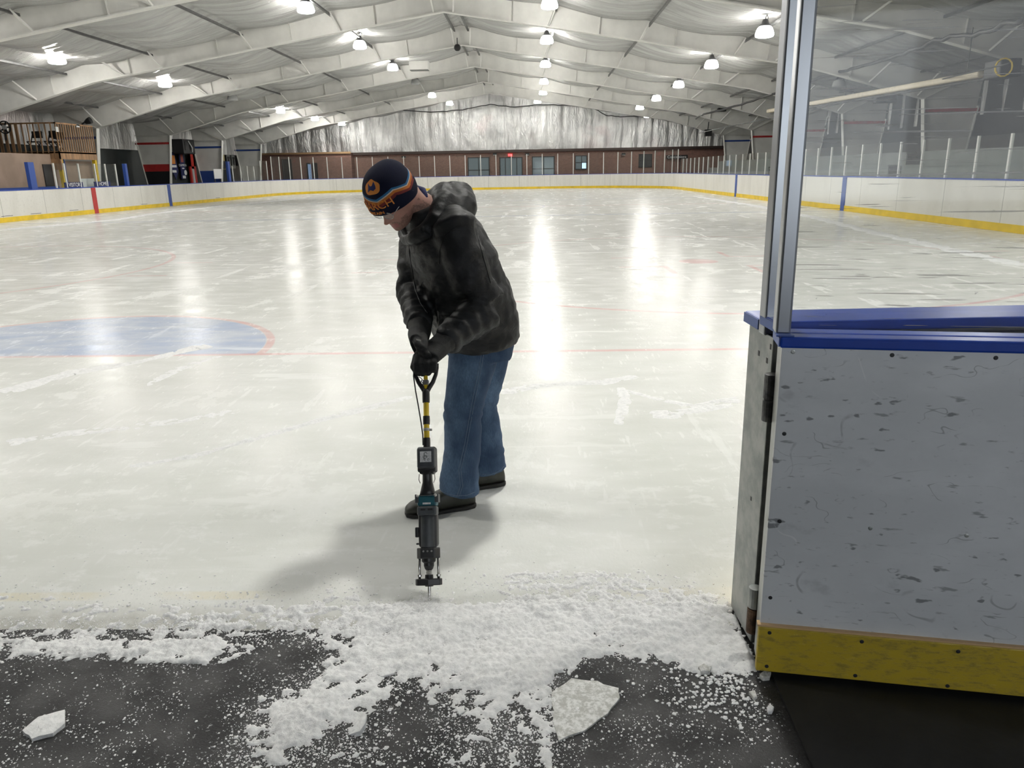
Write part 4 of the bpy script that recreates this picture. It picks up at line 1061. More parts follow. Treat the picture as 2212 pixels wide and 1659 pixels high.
def jw(p):
    d = .0075*noise.noise(V(p.x*7, p.y*7, p.z*11))+.0065*noise.noise(V(p.x*16, p.y*16, p.z*26))+.0035*noise.noise(p*45)
    tl, dl = seg(p, ELL, WRL); tr, dr = seg(p, ELR, WRR); tu, du = seg(p, SHL, ELL); t2, d2 = seg(p, SHR, ELR)
    if dl < .11: d += .004*math.sin(tl*26+noise.noise(p*12)*3)*min(1, tl*3)
    elif dr < .10: d += .0045*math.sin(tr*34+noise.noise(p*12)*2.5)
    elif d2 < .10: d += .003*math.sin(t2*22+noise.noise(p*10)*3)*t2
    elif du < .11: d += .005*math.sin(tu*14+noise.noise(p*8)*5)*tu
    else:
        k = (p.z+noise.noise(p*5)*.02)/.075; d += .006*(abs((k % 1)-.5)**.5-.5)
    return d
jacket = clothes('jacket', mb, MJACK, .0085, jw, 4)
# hood and collar bunched behind the neck
mb = MB()
def arc3(pts, r): mb.tube([V(*p) for p in pts], r, 18)
arc3([(-.50,3.19,1.20),(-.46,3.20,1.255),(-.41,3.21,1.305),(-.36,3.165,1.335),(-.34,3.06,1.305),(-.37,2.98,1.245),(-.44,2.985,1.185)], [.022,.042,.05,.052,.052,.045,.026])
arc3([(-.40,3.27,1.24),(-.345,3.255,1.305),(-.305,3.19,1.318),(-.29,3.10,1.275),(-.305,3.03,1.245)], [.05,.07,.078,.070,.04])
arc3([(-.505,3.07,1.165),(-.52,3.13,1.18),(-.46,3.2,1.235)], [.02,.028,.036]); arc3([(-.505,3.07,1.165),(-.455,3.0,1.175),(-.40,2.97,1.215)], [.02,.03,.036])
hood = clothes('hood', mb, MJACK, .0075, lambda p: .009*noise.noise(p*13)+.004*noise.noise(p*31), 3)
mb = MB(); mb.tube([hw(-.075,0,-.075)+V(-.06,.07,-.03), hw(-.085,.01,-.06), hw(-.075,.05,-.062), hw(-.045,.075,-.085)], [.013,.016,.016,.013], 10); mb.build('shirt_collar', MNAVY, person, smooth=True)
def on(obj, px, py, lift=.003):
    if obj.name not in BV:
        BV[obj.name] = BVHTree.FromPolygons([v.co.copy() for v in obj.data.vertices], [tuple(p.vertices) for p in obj.data.polygons])
    d = (FW+RT*((px-1106)/FPX)+UP*((829.5-py)/FPX)).normalized(); q = BV[obj.name].ray_cast(CAM, d)
    return q[0]+q[1]*lift if q[0] is not None else None
BV = {}
def seam(name, obj, pxs, r, m, par, n=7, lift=.001):
    pts = []
    for (a, b), (c, d) in zip(pxs, pxs[1:]):
        for k in range(n):
            p = on(obj, a+(c-a)*k/n, b+(d-b)*k/n, lift)
            if p is not None and (not pts or (p-pts[-1]).length < .06): pts.append(p)
    if len(pts) > 2:
        mb = MB(); mb.tube(pts, r, 6); return mb.build(name, m, par, smooth=True)
seam('zipper', jacket, [(884,505),(884,545),(890,580),(897,625),(908,655),(925,680)], .0022, MBLKP, jacket)
seam('flap_edge', jacket, [(881,502),(905,502),(927,500)], .004, MJACK, jacket)
seam('sleeve_seam', jacket, [(948,570),(950,540),(960,508),(985,490),(1010,490)], .0016, MJACK, jacket)
seam('pocket_zipper', jacket, [(946,672),(948,690),(944,712)], .003, MGREYLOGO, jacket)
seam('back_panel_seam', jacket, [(1030,505),(1045,560),(1062,620)], .0014, MJACK, jacket)
# small cuff print
for i in range(2):
    seam('cuff_print', jacket, [(951+i*3,731),(960+i*2,740),(968+i*1,748)], .0012, MLEM, jacket)

# jeans
mb = MB()
mb.loft([(V(-.232,3.205,.80), .175, .128), (V(-.235,3.205,.72), .178, .135), (V(-.238,3.20,.655), .165, .125)], BL, 28, 2.4)
mb.loft([(HPL+V(.015,.01,.03), .092, .108), (HPL.lerp(KNL,.3)+V(.01,0,0), .092, .100), (HPL.lerp(KNL,.65)+V(.005,0,0), .082, .088), (KNL+V(.005,0,0), .076, .080), (KNL.lerp(ANL,.4)+V(.01,0,0), .073, .080), (KNL.lerp(ANL,.75)+V(.005,0,0), .074, .082), (KNL.lerp(ANL,.9)+V(.005,.0,0), .079, .088), (ANL+V(.004,0,.012), .080, .086)], BL, 28, 2.2)
mb.loft([(HPR+V(.0,-.01,.03), .090, .105), (HPR.lerp(KNR,.35)+V(.01,0,0), .086, .095), (HPR.lerp(KNR,.7)+V(.01,0,0), .080, .086), (KNR+V(.012,0,0), .073, .078), (KNR.lerp(ANR,.5)+V(.015,0,0), .073, .080), (KNR.lerp(ANR,.85)+V(.01,0,0), .076, .083), (ANR+V(.01,0,.012), .075, .080)], BL, 28, 2.2)
def dw(p):
    d = .006*noise.noise(V(p.x*9, p.y*9, p.z*7))+.0025*noise.noise(p*26)
    low = max(0, 1-abs(p.z-.16)/.12); d += .010*low*noise.noise(V(p.x*5, p.y*5, p.z*34))
    kn = max(0, 1-abs(p.z-.44)/.09); d += .004*kn*math.sin(p.z*120+noise.noise(p*14)*4)
    return d
jeans = clothes('jeans', mb, MDEN, .0085, dw, 4)
for k in (-1, 1):
    seam('side_seam', jeans, [(1046+k*2.5,742),(1038+k*2.5,790),(1020+k*2.5,880),(1006+k*2.5,960),(993+k*2.5,1015),(997+k*2.5,1050),(988+k*2.5,1076)], .0012, MSTITCH, jeans, lift=.0005)
seam('hem_stitching', jeans, [(947,1054),(955,1062),(966,1067),(985,1071),(1008,1070),(1028,1062)], .0012, MSTITCH, jeans, lift=.0005)
seam('hem_stitching', jeans, [(1042,1024),(1055,1026),(1070,1022),(1082,1015),(1089,1006)], .0012, MSTITCH, jeans, lift=.0005)
seam('pocket_stitching', jeans, [(1073,722),(1078,732),(1090,733)], .0014, MSTITCH, jeans, lift=.0005)
# boots
def boot(heel, toe, ank):
    d = (toe-heel); L = d.length; d.normalize(); sd = V(-d.y, d.x, 0); mb = MB(); rs = []
    for t, w, h in ((-.01,.020,.045),(.02,.034,.085),(.10,.040,.10),(.22,.042,.108),(.36,.041,.105),(.5,.043,.085),(.66,.048,.068),(.80,.048,.058),(.91,.040,.048),(.975,.026,.036),(1.0,.012,.026)):
        c = heel+d*(L*t); ring = []
        for j in range(20):
            a = 2*math.pi*j/20; z = .010+h*(.5+.5*math.sin(a)); k = math.cos(a)
            k = math.copysign(abs(k)**.75, k); ring.append(V(c.x, c.y, 0)+sd*w*k+V(0,0,z))
        rs.append(ring)
    mb.rings(rs)
    mb.loft([(V(*(heel+d*L*.24).xy, .05), .045, .055), (V(*(heel+d*L*.22).xy, .12), .046, .054), (ank+V(0,0,.10), .048, .054)], sd, 20)
    o = mb.build('boot', MPUB, None, smooth=True); remesh(o, .0055, 3); o.parent = person
    mb = MB(); rs = []
    for t, w in ((-.02,.018),(.02,.036),(.15,.043),(.35,.040),(.5,.044),(.68,.052),(.82,.050),(.93,.040),(1.0,.018)):
        c = heel+d*(L*t); rs.append([c+sd*w+V(0,0,.001), c-sd*w+V(0,0,.001), c-sd*w+V(0,0,.019), c+sd*w+V(0,0,.019)])
    mb.rings(rs); s = mb.build('sole', MSOLE, o, bevel=.004)
    for v in s.data.vertices: v.co.z += .0015*math.sin(v.co.x*300) if v.co.z > .01 else 0
boot(V(-.272,3.115,0), V(-.560,3.005,0), ANL); boot(V(-.150,3.36,0), V(-.425,3.255,0), ANR)

# ================================================================== ice chipper
TIP = V(-.368, 2.330, .004); TAX = (V(-.397, 2.705, .765)-TIP).normalized(); TE = (V(1,0,0)-TAX*TAX.x).normalized(); TF = TE.cross(TAX)*-1
if TF.y > 0: TF = -TF
TM = Matrix((TE, TF, TAX)).transposed()
def sy_(py):
    lo, hi = 0., 1.1
    for _ in range(40):
        m = (lo+hi)/2
        if proj(TIP+TAX*m)[1] > py: lo = m
        else: hi = m
    return lo
def tp(e, f, s): return TIP+TE*e+TF*f+TAX*s
tool = thing('ice_chipper', TIP, 'cordless demolition hammer on a yellow pole with black D grip, chipping the ice edge', 'power tool')
def tl_(prof_, n=20): 
    return MB().lathe(prof_, TIP, n, TM)
def tbox(mb, e0, e1, f0, f1, s0, s1): return mb.box(tp((e0+e1)/2, (f0+f1)/2, (s0+s1)/2), (e1-e0, f1-f0, s1-s0), TM)
s1 = sy_
tl_([(.002,-.012),(.0058,.0),(.0062,s1(1250)),(.0062,s1(1232))]).build('chisel', MCHROME, tool, smooth=True)
q = MB(); a, b = s1(1244), s1(1222); q.tube([tp(.0095*math.cos(t), .0095*math.sin(t), a+(b-a)*t/(2*math.pi*8)) for t in [2*math.pi*8*i/160 for i in range(161)]], .0017, 6); q.build('spring', MCHROME, tool, smooth=True)
q = MB(); a, b = s1(1264), s1(1245); pts2 = [(-.048,.002),(-.040,-.016),(-.015,-.02),(0,-.024),(.015,-.02),(.040,-.016),(.046,.002),(.040,.016),(.018,.022),(0,.026),(-.018,.022),(-.040,.016)]
q.prism([tp(e, f, a) for e, f in pts2], (0,0,0), TAX*(b-a)*.75); tl_([(.014,a-.004),(.016,a),(.014,b+.006)]).build('guide_hub', MBLKP, tool)
q.build('foot_plate', MBLKP, tool, bevel=.003)
for e in (-.033, .033):
    tl = MB().lathe([(.0048,s1(1254)),(.0048,s1(1196))], TIP+TE*e, 12, TM); tl.build('guide_rod', MCHROME, tool, smooth=True)
    tl = MB().lathe([(.008,s1(1245)),(.008,s1(1241))], TIP+TE*e, 12, TM); tl.build('rod_nut', MCHROME, tool)
tl_([(.009,s1(1232)),(.014,s1(1229)),(.018,s1(1222)),(.018,s1(1216)),(.024,s1(1213)),(.025,s1(1203)),(.02,s1(1198))]).build('chuck', MBLKP, tool, bevel=.001)
q = MB(); a, b = s1(1206), s1(1183); pts2 = [(-.040,-.005),(-.040,.010),(-.024,.030),(.024,.030),(.040,.010),(.040,-.005),(.022,-.03),(-.022,-.03)]
q.prism([tp(e, f, a) for e, f in pts2], (0,0,0), TAX*(b-a)); q.build('clamp_bracket', MBLKP, tool, bevel=.003)
for e in (-.014, .0, .014):
    MB().lathe([(.0035,-.002),(.0035,.003)], tp(e, .031, s1(1190)), 8, Matrix((TE, TAX, TF)).transposed()).build('bracket_bolt', MCHROME, tool)
tl_([(.024,s1(1186)),(.030,s1(1180)),(.0298,s1(1165)),(.0298,s1(1125)),(.030,s1(1114)),(.026,s1(1111))], 28).build('motor_barrel', MGREYP, tool, smooth=True)
q = MB(); tbox(q, -.033, .033, -.04, .018, s1(1182), s1(1108)); q.build('motor_housing', MBLKP, tool, bevel=.01)
q = MB(); tbox(q, -.045, -.033, -.01, .012, s1(1160), s1(1138)); tbox(q, -.043, -.033, -.004, .008, s1(1176), s1(1172)); q.build('selector_knob', MBLKP, tool, bevel=.003)
q = MB(); tbox(q, -.034, .034, -.03, .034, s1(1114), s1(1093)); q.build('vent_housing', MGREYP, tool, bevel=.007)
q = MB(); tbox(q, -.021, -.004, .0335, .0352, s1(1103), s1(1099)); tbox(q, .004, .021, .0335, .0352, s1(1103), s1(1099)); q.build('vent_slot', MBLK, tool)
q = MB(); tbox(q, -.034, .034, -.03, .030, s1(1094), s1(1070)); q.build('teal_body', MTEAL, tool, bevel=.008)
q = MB(); tbox(q, -.014, .014, .0295, .0312, s1(1090), s1(1086)); q.build('silver_badge', MLABEL, tool)
q = MB(); tbox(q, -.041, -.028, -.02, .032, s1(1086), s1(1068)); tbox(q, .028, .041, -.02, .032, s1(1086), s1(1068)); tbox(q, -.03, .03, .026, .031, s1(1072), s1(1070)); q.build('clamp_band', MGREYP, tool, bevel=.004)
for e in (-.031, .031): MB().ball(tp(e, .031, s1(1071)), .006, 6).build('clamp_bolt', MCHROME, tool, smooth=True)
q = MB(); q.loft([(tp(0,0,s1(1074)), .030, .026), (tp(0,-.002,s1(1060)), .025, .024), (tp(0,-.004,s1(1042)), .018, .021), (tp(0,-.002,s1(1026)), .017, .022), (tp(0,0,s1(1018)), .020, .024)], TE, 20, 2.6); q.build('rear_grip', MBLKP, tool, smooth=True)
q = MB(); tbox(q, -.026, .026, -.03, .018, s1(1024), s1(1008)); q.build('battery_socket', MBLKP, tool, bevel=.005)
q = MB(); tbox(q, -.0315, .0315, -.035, .036, s1(1013), s1(968)); q.build('battery', MGREYP, tool, bevel=.007)
q = MB(); tbox(q, -.0325, .0325, -.036, .020, s1(1020), s1(966)); q.build('battery_shell', MBLKP, tool, bevel=.006)
q = MB(); tbox(q, -.020, .020, .0355, .037, s1(1000), s1(977)); lab = q.build('battery_label', MLABEL, tool)
q = MB()
for e, s, r in ((0, 983, .0055), (-.006, 989, .0035), (.004, 989, .002), (-.003, 994, .003), (.009, 995, .003)):
    q.tube([tp(e+r*math.cos(t*.9), .0375, s1(s)+r*1.1*math.sin(t*.9)) for t in range(7)], .0009, 5)
q.build('scribble', MBLK, lab)
for e in (-.0335, .0335): MB().tube([tp(e*.8, .012, s1(1024)), tp(e*.86, .014, s1(1036)), tp(e*.7, .016, s1(1044))], .0016, 6).build('wire_clip', MCHROME, tool)
tl_([(.0102,s1(968)),(.0102,s1(866))], 20).build('pole', MYEL, tool, smooth=True)
for a, b, r, m in ((967, 946, .0125, MBLKP), (917, 899, .0122, MBLKP), (931, 925, .0116, MTAPE)): tl_([(r,s1(a)),(r+.0006,s1((a+b)/2)),(r,s1(b))], 18).build('tape_wrap', m, tool)
MB().box(tp(.014,.003,s1(929)), (.012, .003, .008), TM).build('tape_end', MTAPE, tool)
tl_([(.0128,s1(870)),(.0135,s1(866)),(.0135,s1(846)),(.012,s1(842))], 20).build('grip_socket', MBLKP, tool, smooth=False, bevel=.001)
q = MB(); gtop = s1(789); gb = s1(846)
for sg in (-1, 1):
    q.tube([tp(sg*.004,0,gb), tp(sg*.012,0,s1(838)), tp(sg*.026,0,s1(826)), tp(sg*.037,0,s1(810)), tp(sg*.0415,0,s1(796)), tp(sg*.042,0,gtop+.004)], [.009,.0088,.0078,.0072,.007,.007], 12)
q.tube([tp(-.044,0,gtop), tp(.044,0,gtop)], .0125, 14); q.build('d_grip', MBLKP, tool, smooth=True)
tl_([(.0075,s1(840)),(.0075,s1(796))], 14).build('throttle_tube', MYEL, tool, smooth=True)
q = MB(); tbox(q, -.011, .011, -.011, .013, s1(832), s1(821)); q.ball(tp(-.012,.008,s1(824)), .006, 6); q.build('hose_clamp', MCHROME, tool, bevel=.003)
q = MB(); q.tube([tp(-.010,.008,s1(822)), tp(-.016,.01,s1(817)), tp(-.024,.012,s1(815))], .0012, 6)
q.tube([tp(-.041,.006,s1(795)), tp(-.043,.008,s1(812)), tp(-.036,.010,s1(845)), tp(-.026,.012,s1(880)), tp(-.017,.013,s1(915)), tp(-.0125,.012,s1(940)), tp(-.012,.010,s1(962))], .0024, 8); q.build('trigger_cable', MBLK, tool, smooth=True)

# gloved hands, five fingers each, closed on the grip
def glove(name, wr, knuckle_c, along, back, curl_dir, thumb, fw_, logo, spread=.0205):
    """wr wrist, knuckle_c centre of the knuckle row, along: index to little finger, back: out of the back of the hand"""
    mb = MB(); along = along.normalized(); back = back.normalized()
    mid = wr.lerp(knuckle_c, .55)
    mb.loft([(wr-(knuckle_c-wr).normalized()*.055, .049, .046), (wr, .048, .042), (wr.lerp(knuckle_c,.3)+back*.003, .048, .033), (mid+back*.006, .053, .034), (knuckle_c+back*.004, .052, .027)], along, 20, 2.4)
    for i in range(4):
        L = (.92, 1.03, 1.0, .82)[i]; o = knuckle_c+along*((i-1.5)*spread)
        pts = [wr.lerp(o, .75)] + [o+back*.002]
        for (dd, ln_) in zip(curl_dir, (.033*L, .025*L, .019*L)): pts.append(pts[-1]+dd.normalized()*ln_)
        mb.tube(pts+[pts[-1]+curl_dir[-1].normalized()*.005], [.0145,.0148,.0135,.0125,.0115,.007], 12)
    mb.tube(thumb, [.019,.017,.015,.0135,.008], 12)
    o = mb.build(name, MGLOVE, None, smooth=True); remesh(o, .0036, 2, .4); o.parent = person
    if logo:
        q = MB(); M = Matrix((along, (knuckle_c-wr).normalized(), back)).transposed()
        q.box(logo, (.018, .013, .003), M); q.build('grey_patch', MGREYLOGO, o, bevel=.0014)
    return o
GB = tp(0, 0, gtop)      # middle of the grip bar
KL = GB+V(.004, .002, .0245)
glove('glove', WRL+V(-.012,-.012,-.006), KL, V(1,-.10,.05), V(-.35,-.45,.80), [V(-.04,-.85,-.45), V(0,-.25,-1), V(.02,.8,-.7)],
      [WRL.lerp(KL,.35), KL+V(-.042,.035,-.004), KL+V(-.046,-.005,-.030), KL+V(-.030,-.016,-.050), KL+V(-.020,-.018,-.056)], None, None)
KR = GB+V(-.020, .028, .062)
glove('glove', WRR+V(.006,-.03,-.012), KR, V(.35,.1,-.9), V(-.9,-.42,.1), [V(.25,-.9,-.35), V(.8,-.4,-.45), V(.75,.3,-.5)],
      [WRR.lerp(KR,.4), KR+V(.01,.02,.03), KR+V(.018,-.015,.018), KR+V(.02,-.035,.004), KR+V(.02,-.040,-.001)], None, None)
for o, px, py in ((None, 0, 0),): pass
gloves = [c for c in person.children if c.name.startswith('glove')]
for o, px, py in ((gloves[0], 919, 761), (gloves[1], 904, 735)):
    p = on(o, px, py, .0005)
    if p is not None:
        d = (FW+RT*((px-1106)/FPX)+UP*((829.5-py)/FPX)).normalized(); nn = BV[o.name].ray_cast(CAM, d)[1]
        a = nn.cross(V(.3,.2,1)).normalized(); b = nn.cross(a); q = MB(); q.box(p, (.019, .011, .0012), Matrix((a, b, nn)).transposed()); q.build('grey_patch', MGREYLOGO, o)

# ================================================================== snow and ice crumbs at the threshold
def blob(px, py, cx, cy, rx, ry, rot=0):
    dx, dy = px-cx, py-cy
    if rot: c, s = math.cos(R(rot)), math.sin(R(rot)); dx, dy = dx*c+dy*s, -dx*s+dy*c
    return math.exp(-((dx/rx)**2+(dy/ry)**2))
def dens(px, py):
    """how much snow lies here, 0..1, read from the photograph"""
    edge = 1308
    if py < edge: d = .05+.34*max(0, 1-(edge-py)/55)
    elif py < 1400: d = .56
    else: d = .56-.40*min(1, (py-1400)/60)
    left = max(0, min(1, (640-px)/200))
    if py < 1375: d -= .14*left*(1 if py > 1295 else .6)
    d += .24*left*blob(px, py, 300, 1393, 420, 30)
    d -= .40*left*(1 if py > 1425 else 0)*.5
    for cx, cy, rx, ry, k, ro in ((600,1418,120,38,-.85,-6), (130,1470,260,70,-.30,0), (880,1570,70,110,-.22,0), (1480,1575,260,120,-.40,0), (1290,1450,75,28,-.7,-18), (1420,1480,150,60,-.45,10),
          (300,1600,200,80,-.12,0), (700,1500,170,75,.50,-32), (560,1600,150,70,.28,-30), (1070,1570,130,120,.36,0), (900,1480,160,50,.22,0), (760,1600,120,70,.2,-20), (1160,1470,180,50,.35,0), (1225,1530,80,60,.30,-30), (1185,1640,22,60,.45,0),
          (1570,1425,90,45,.40,20), (1540,1480,90,40,.30,30), (1620,1560,60,60,.05,0), (1350,1395,280,40,.35,6), (960,1420,300,40,.30,0), (450,1430,160,26,.20,-10), (1150,1340,240,45,.30,0), (1500,1340,120,40,.2,0), (930,1345,75,35,.45,0), (1330,1265,170,42,.34,4), (1130,1268,120,36,.26,0), (1490,1290,90,22,.22,0), (1180,1235,150,30,.14,0), (720,1275,60,18,.16,0), (420,1490,150,60,.10,-30)):
        d += k*blob(px, py, cx, cy, rx, ry, ro)
    if px > 1560: d -= max(0, (px-1640-(py-1430)*.3)/60)
    return d
mb = MB(); rows = []; X0, X1, Y0, Y1, ST = -2.05, .66, 1.42, 2.62, .0046
nx, ny = int((X1-X0)/ST), int((Y1-Y0)/ST)
hs = {}
for j in range(ny+1):
    y = Y0+(Y1-Y0)*j/ny; row = []
    for i in range(nx+1):
        x = X0+(X1-X0)*i/nx; px, py = proj((x, y, 0)); d = dens(px, py)
        n1 = noise.fractal(V(x*7, y*7, 1.1), .9, 2.1, 5); nf = noise.fractal(V(x*24, y*27, 5.1), .75, 2.1, 5); n2 = noise.noise(V(x*58, y*58, 3)); n3 = noise.noise(V(x*130, y*130, 7))
        q = d-.50+.26*n1+.34*nf+.10*n3; rg = max(0, min(1, .5+1.6*noise.noise(V(x*5, y*6, 11))))
        base = FLZ+(0.001-FLZ)*max(0, min(1, (y-2.16)/.13))
        edge_fade = min(1, (i+.0)/30, (nx-i)/3, (ny-j)/30)
        z = base-.004+max(-.003, min(q, .6)*.026*edge_fade + (.004 if q > 0 else 0)*edge_fade+((.007*abs(n2)+.0035*n3)*rg+.010*max(0, n1)*max(0, min(1, d)))*(1 if q > .05 else 0))
        if d > .5: z += .012*blob(px, py, 930, 1345, 70, 35)
        row.append((x, y, z))
    rows.append(row)
# keep only the quads that stand above the ground
vid = {}; 
def keep(i, j): return rows[j][i][2] > FLZ+(0.001-FLZ)*max(0, min(1, (rows[j][i][1]-2.16)/.13))-.0035
for j in range(ny):
    for i in range(nx):
        if keep(i, j) or keep(i+1, j) or keep(i, j+1) or keep(i+1, j+1):
            ids = []
            for a, b in ((i,j),(i+1,j),(i+1,j+1),(i,j+1)):
                if (a, b) not in vid: vid[(a, b)] = len(mb.v); mb.v.append(V(*rows[b][a]))
                ids.append(vid[(a, b)])
            mb.f.append(tuple(ids)); mb.m.append(0)
o = stuff(mb.build('snow', MSNOW, smooth=True, fix=False)); tag(o, 'chipped white snow heaped along the ice edge and over the rubber floor', 'snow')
# loose crumbs
mb = MB()
def crumb(p, r, flat=.6):
    a = rnd.random()*6.28; n = rnd.choice((4, 5, 5, 6)); k = [rnd.uniform(.55, 1.1) for _ in range(n)]
    top = [p+V(r*k[i]*math.cos(a+6.28*i/n), r*k[i]*math.sin(a+6.28*i/n), r*flat*rnd.uniform(.3,.7)) for i in range(n)]
    bot = [p+V(r*k[i]*.9*math.cos(a+6.28*i/n), r*k[i]*.9*math.sin(a+6.28*i/n), -r*flat*.2) for i in range(n)]
    mb.add(bot+top+[p+V(0,0,r*flat)], [(i, (i+1) % n, n+(i+1) % n, n+i) for i in range(n)]+[(n+i, n+(i+1) % n, 2*n) for i in range(n)])
for _ in range(75000):
    px, py = rnd.uniform(-60, 1760), rnd.uniform(1240, 1680)**1.0
    if py < 1330 and rnd.random() < .6: continue
    d = dens(px, py); g = noise.noise(V(px*.012, py*.02, 5))
    lim = 1700+(py-1455)*.0
    if px > 1640+(py-1440)*.42: continue
    if px > 1600 and py < 1400: continue
    if rnd.random() > .10+max(0, d)*1.5+g*.4: continue
    p = at(px, py, z=FLZ if py > 1360 else .002 if py < 1315 else -.006)
    r = rnd.choice((.0008,.0010,.0012,.0014,.0017,.0022,.0036))*rnd.uniform(.7, 1.3)
    if rnd.random() < .02: r *= 1.8
    crumb(p+V(0,0,r*.1), r)
for _ in range(900):      # bigger crumbs where the door post meets the floor and beside the cut
    if rnd.random() < .55: px, py = rnd.gauss(1560, 60), rnd.gauss(1450, 50)
    else: px, py = rnd.gauss(1250, 260), rnd.gauss(1370, 40)
    if px > 1640 or py < 1320: continue
    p = at(px, py, z=FLZ); crumb(p+V(0,0,.004*max(0, dens(px, py))), rnd.uniform(.003, .008), .7)
for _ in range(450):     # crumbs on the ice
    px, py = rnd.uniform(0, 1590), 1310-abs(rnd.gauss(0, 130))
    if noise.noise(V(px*.006, py*.01, 9)) < -.05 or py < 900: continue
    if 850 < px < 1100 and py < 1140: continue
    crumb(at(px, py, z=.001), rnd.uniform(.001, .0038))
o = stuff(mb.build('ice_crumbs', MCRUMB, fix=False)); tag(o, 'small loose ice crumbs sprinkled over the dark rubber floor', 'ice crumbs')
# powder thrown up at the chisel
mb = MB()
for _ in range(1700):
    a = rnd.gauss(0, 1); p = TIP+V(rnd.gauss(0, .032), rnd.gauss(-.05, .026), abs(rnd.gauss(0, .020)))
    crumb(p, rnd.uniform(.0006, .0017), .8)
o = stuff(mb.build('ice_powder', MCRUMB, fix=False)); tag(o, 'puff of white ice powder thrown up at the chisel tip', 'ice powder')
# individual pieces
def slab(name, lab, px, h, m=MSNOW, tilt=0):
    pts = [at(x, y, z=FLZ) for x, y in px]; n = len(pts); c = sum(pts, V(0,0,0))/n; mb = MB(); k = []
    for i in range(n):
        a, b = pts[i], pts[(i+1) % n]
        for f in (0, .33, .66): p = a.lerp(b, f); k.append(p+(p-c)*noise.noise(p*60)*.07)
    top = [p+V(0,0,h+noise.noise(p*50)*h*.3+tilt*(p.x-c.x)) for p in k]; t2 = [c+(p-c)*.82+V(0,0,.0015+tilt*0) for p in top]; t3 = [c+(p-c)*.4+V(0,0,.002+noise.noise(p*40)*.003) for p in top]
    for q, s in zip(t2, top): q.z = s.z+.0015
    for q, s in zip(t3, top): q.z = s.z+.002
    mb.rings([[p-V(0,0,.001) for p in k], top, t2, t3]); return tag(mb.build(name, m, smooth=False), lab, 'ice piece', 'larger ice pieces on the rubber floor')
def icem():
    m = Mat('frosted_ice', (.6,.6,.57), .4, IOR=1.31); m.color(m.mix((.46,.46,.43), (.76,.76,.74), m.noise(60, detail=6, rough=.7).step(.4, .62))); return m.m
MFROST = icem()
slab('ice_slab', 'large flat grey ice slab left of the bare dark rubber area', [(1192,1500),(1235,1470),(1290,1476),(1336,1490),(1338,1510),(1312,1545),(1262,1580),(1208,1602),(1196,1560)], .006, MFROST)
slab('ice_shard', 'pointed pale ice shard standing up in the lower middle of the rubber floor', [(752,1588),(775,1560),(793,1552),(790,1575),(778,1590)], .012, tilt=.4)
slab('ice_chunk', 'frosty ice chunk lying alone at the lower left corner', [(50,1585),(85,1555),(140,1540),(142,1570),(115,1590),(70,1602)], .011)
slab('ice_shard', 'flat oval ice shard in the snow in front of the ice chipper', [(815,1460),(835,1448),(860,1446),(850,1458),(825,1465)], .006)
slab('ice_shard', 'small round translucent ice shard right of the pointed shard', [(983,1530),(1003,1527),(1004,1540),(992,1546)], .004)
slab('ice_chunk', 'grey ice lump beside the corner of the yellow kick plate', [(1640,1465),(1652,1455),(1665,1460),(1662,1470),(1648,1471)], .012, MFROST)
slab('ice_chunk', 'rounded grey ice lump in the snow left of the gate foot', [(1508,1450),(1520,1441),(1536,1448),(1533,1458),(1515,1458)], .014, MFROST)
slab('ice_chunk', 'white pebble of ice alone on the rubber right of the crumbs', [(1656,1535),(1664,1530),(1671,1535),(1667,1543),(1659,1543)], .012)
slab('ice_chunk', 'wedge of frosted ice on the rubber below the gate corner', [(1617,1500),(1630,1497),(1635,1510),(1628,1513)], .009, MFROST)
slab('ice_chunk', 'frosty lump at the right of the ice tongue near the yellow plate', [(1555,1318),(1572,1308),(1586,1318),(1580,1330),(1560,1330)], .016, MFROST)
# low snow ridges left on the ice
def ridge(pxs, wpx, h, lab, thr=.0, sc_=14, n=26):
    pts = []
    for (a, b), (c, d) in zip(pxs, pxs[1:]):
        for k in range(n): pts.append(at(a+(c-a)*k/n, b+(d-b)*k/n, z=.0))
    pts.append(at(*pxs[-1], z=0)); rows = []; m = len(pts); W = 14
    for i, p in enumerate(pts):
        d = (pts[min(i+1,m-1)]-pts[max(i-1,0)]); d.z = 0; d.normalize(); s = V(-d.y, d.x, 0); row = []
        w = wpx*(.6+.5*noise.noise(p*2.1)+.25*noise.noise(p*7)); en = min(1, i/6, (m-1-i)/6)
        for j in range(W+1):
            u = j/W*2-1; q = p+s*u*w; z = (1-u*u)*en*(.55+.75*noise.fractal(q*sc_, .8, 2, 4))*h-.0012-thr*h
            row.append((q.x, q.y, max(z, -.003)))
        rows.append(row)
    mb = MB(); mb.rings(rows, cap=False, closed=False); mb.f = [f for f in mb.f if max(mb.v[i].z for i in f) > -.0005]; mb.m = [0]*len(mb.f)
    o = stuff(mb.build('snow_ridge', MSNOW, smooth=True, fix=False)); tag(o, lab, 'snow')
ridge([(0,850),(150,806),(300,782),(420,752),(455,746)], .16, .012, 'low snow streak running up to the blue crease')
ridge([(310,836),(380,800),(440,778),(480,768)], .09, .008, 'short snow streak just below the blue crease', .1)
ridge([(270,1010),(420,985),(560,945),(700,905),(800,880),(895,855)], .075, .010, 'long thin snow streak leading to the feet of the man')
ridge([(0,960),(120,940),(260,925),(420,905),(520,885)], .14, .007, 'broad faint snow streak on the left ice', .2)
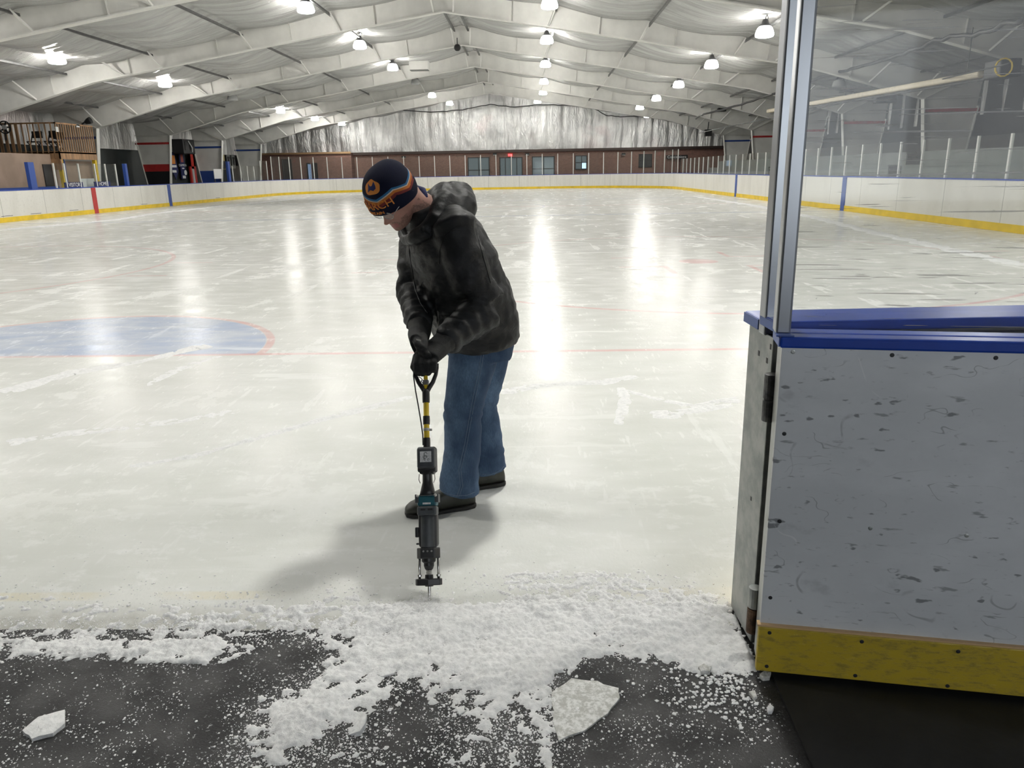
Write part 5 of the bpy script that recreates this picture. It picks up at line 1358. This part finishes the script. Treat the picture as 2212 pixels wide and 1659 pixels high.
ridge([(1075,850),(1150,835),(1230,828),(1300,826),(1380,812)], .11, .012, 'crumbly snow line right of the jeans')
ridge([(1340,835),(1350,862),(1345,885),(1335,920)], .07, .009, 'hooked snow mark on the ice right of the man')
ridge([(1400,895),(1450,895),(1520,882),(1600,862)], .13, .008, 'wide smear of snow on the ice left of the gate', .0)
ridge([(1340,840),(1420,862),(1500,878),(1600,855)], .06, .008, 'thin snow line running to the open gate')
ridge([(0,497),(120,487),(250,475),(330,462),(480,445),(640,430)], .34, .03, 'white snow line on the ice along the left boards')
ridge([(2212,574),(2080,545),(1900,505),(1760,470),(1640,446),(1500,424)], .28, .03, 'white snow line on the ice along the right boards')

# ================================================================== light
w = D.worlds.new('world'); sc.world = w; w.use_nodes = True
w.node_tree.nodes['Background'].inputs[0].default_value = (.8, .87, 1, 1); w.node_tree.nodes['Background'].inputs[1].default_value = .08
def area(name, loc, rot, sx, sy2, e, col):
    ld = D.lights.new(name, 'AREA'); ld.shape = 'RECTANGLE'; ld.size = sx; ld.size_y = sy2; ld.energy = e; ld.color = col
    o = D.objects.new(name, ld); COL.objects.link(o); o.location = loc; o.rotation_euler = rot; return o
area('lobby_window_light', (2.5, WN+.15, 1.9), (R(90), 0, 0), 4.0, 1.6, LOBBY_W if 'LOBBY_W' in globals() else 100, (.89, .945, 1))

sc.view_settings.view_transform = 'Standard'; sc.view_settings.look = 'None'; sc.view_settings.gamma = 1; sc.view_settings.use_curve_mapping = False
sc.view_settings.exposure = 0.0
cy_ = sc.cycles
cy_.use_denoising = True
try: cy_.denoiser = 'OPENIMAGEDENOISE'
except Exception: pass
cy_.max_bounces = 6; cy_.diffuse_bounces = 3; cy_.glossy_bounces = 3; cy_.transmission_bounces = 4; cy_.transparent_max_bounces = 24
cy_.caustics_reflective = False; cy_.caustics_refractive = False; cy_.sample_clamp_indirect = 6
cy_.use_light_tree = False
cy_.use_adaptive_sampling = True; cy_.adaptive_threshold = .04; cy_.adaptive_min_samples = 20
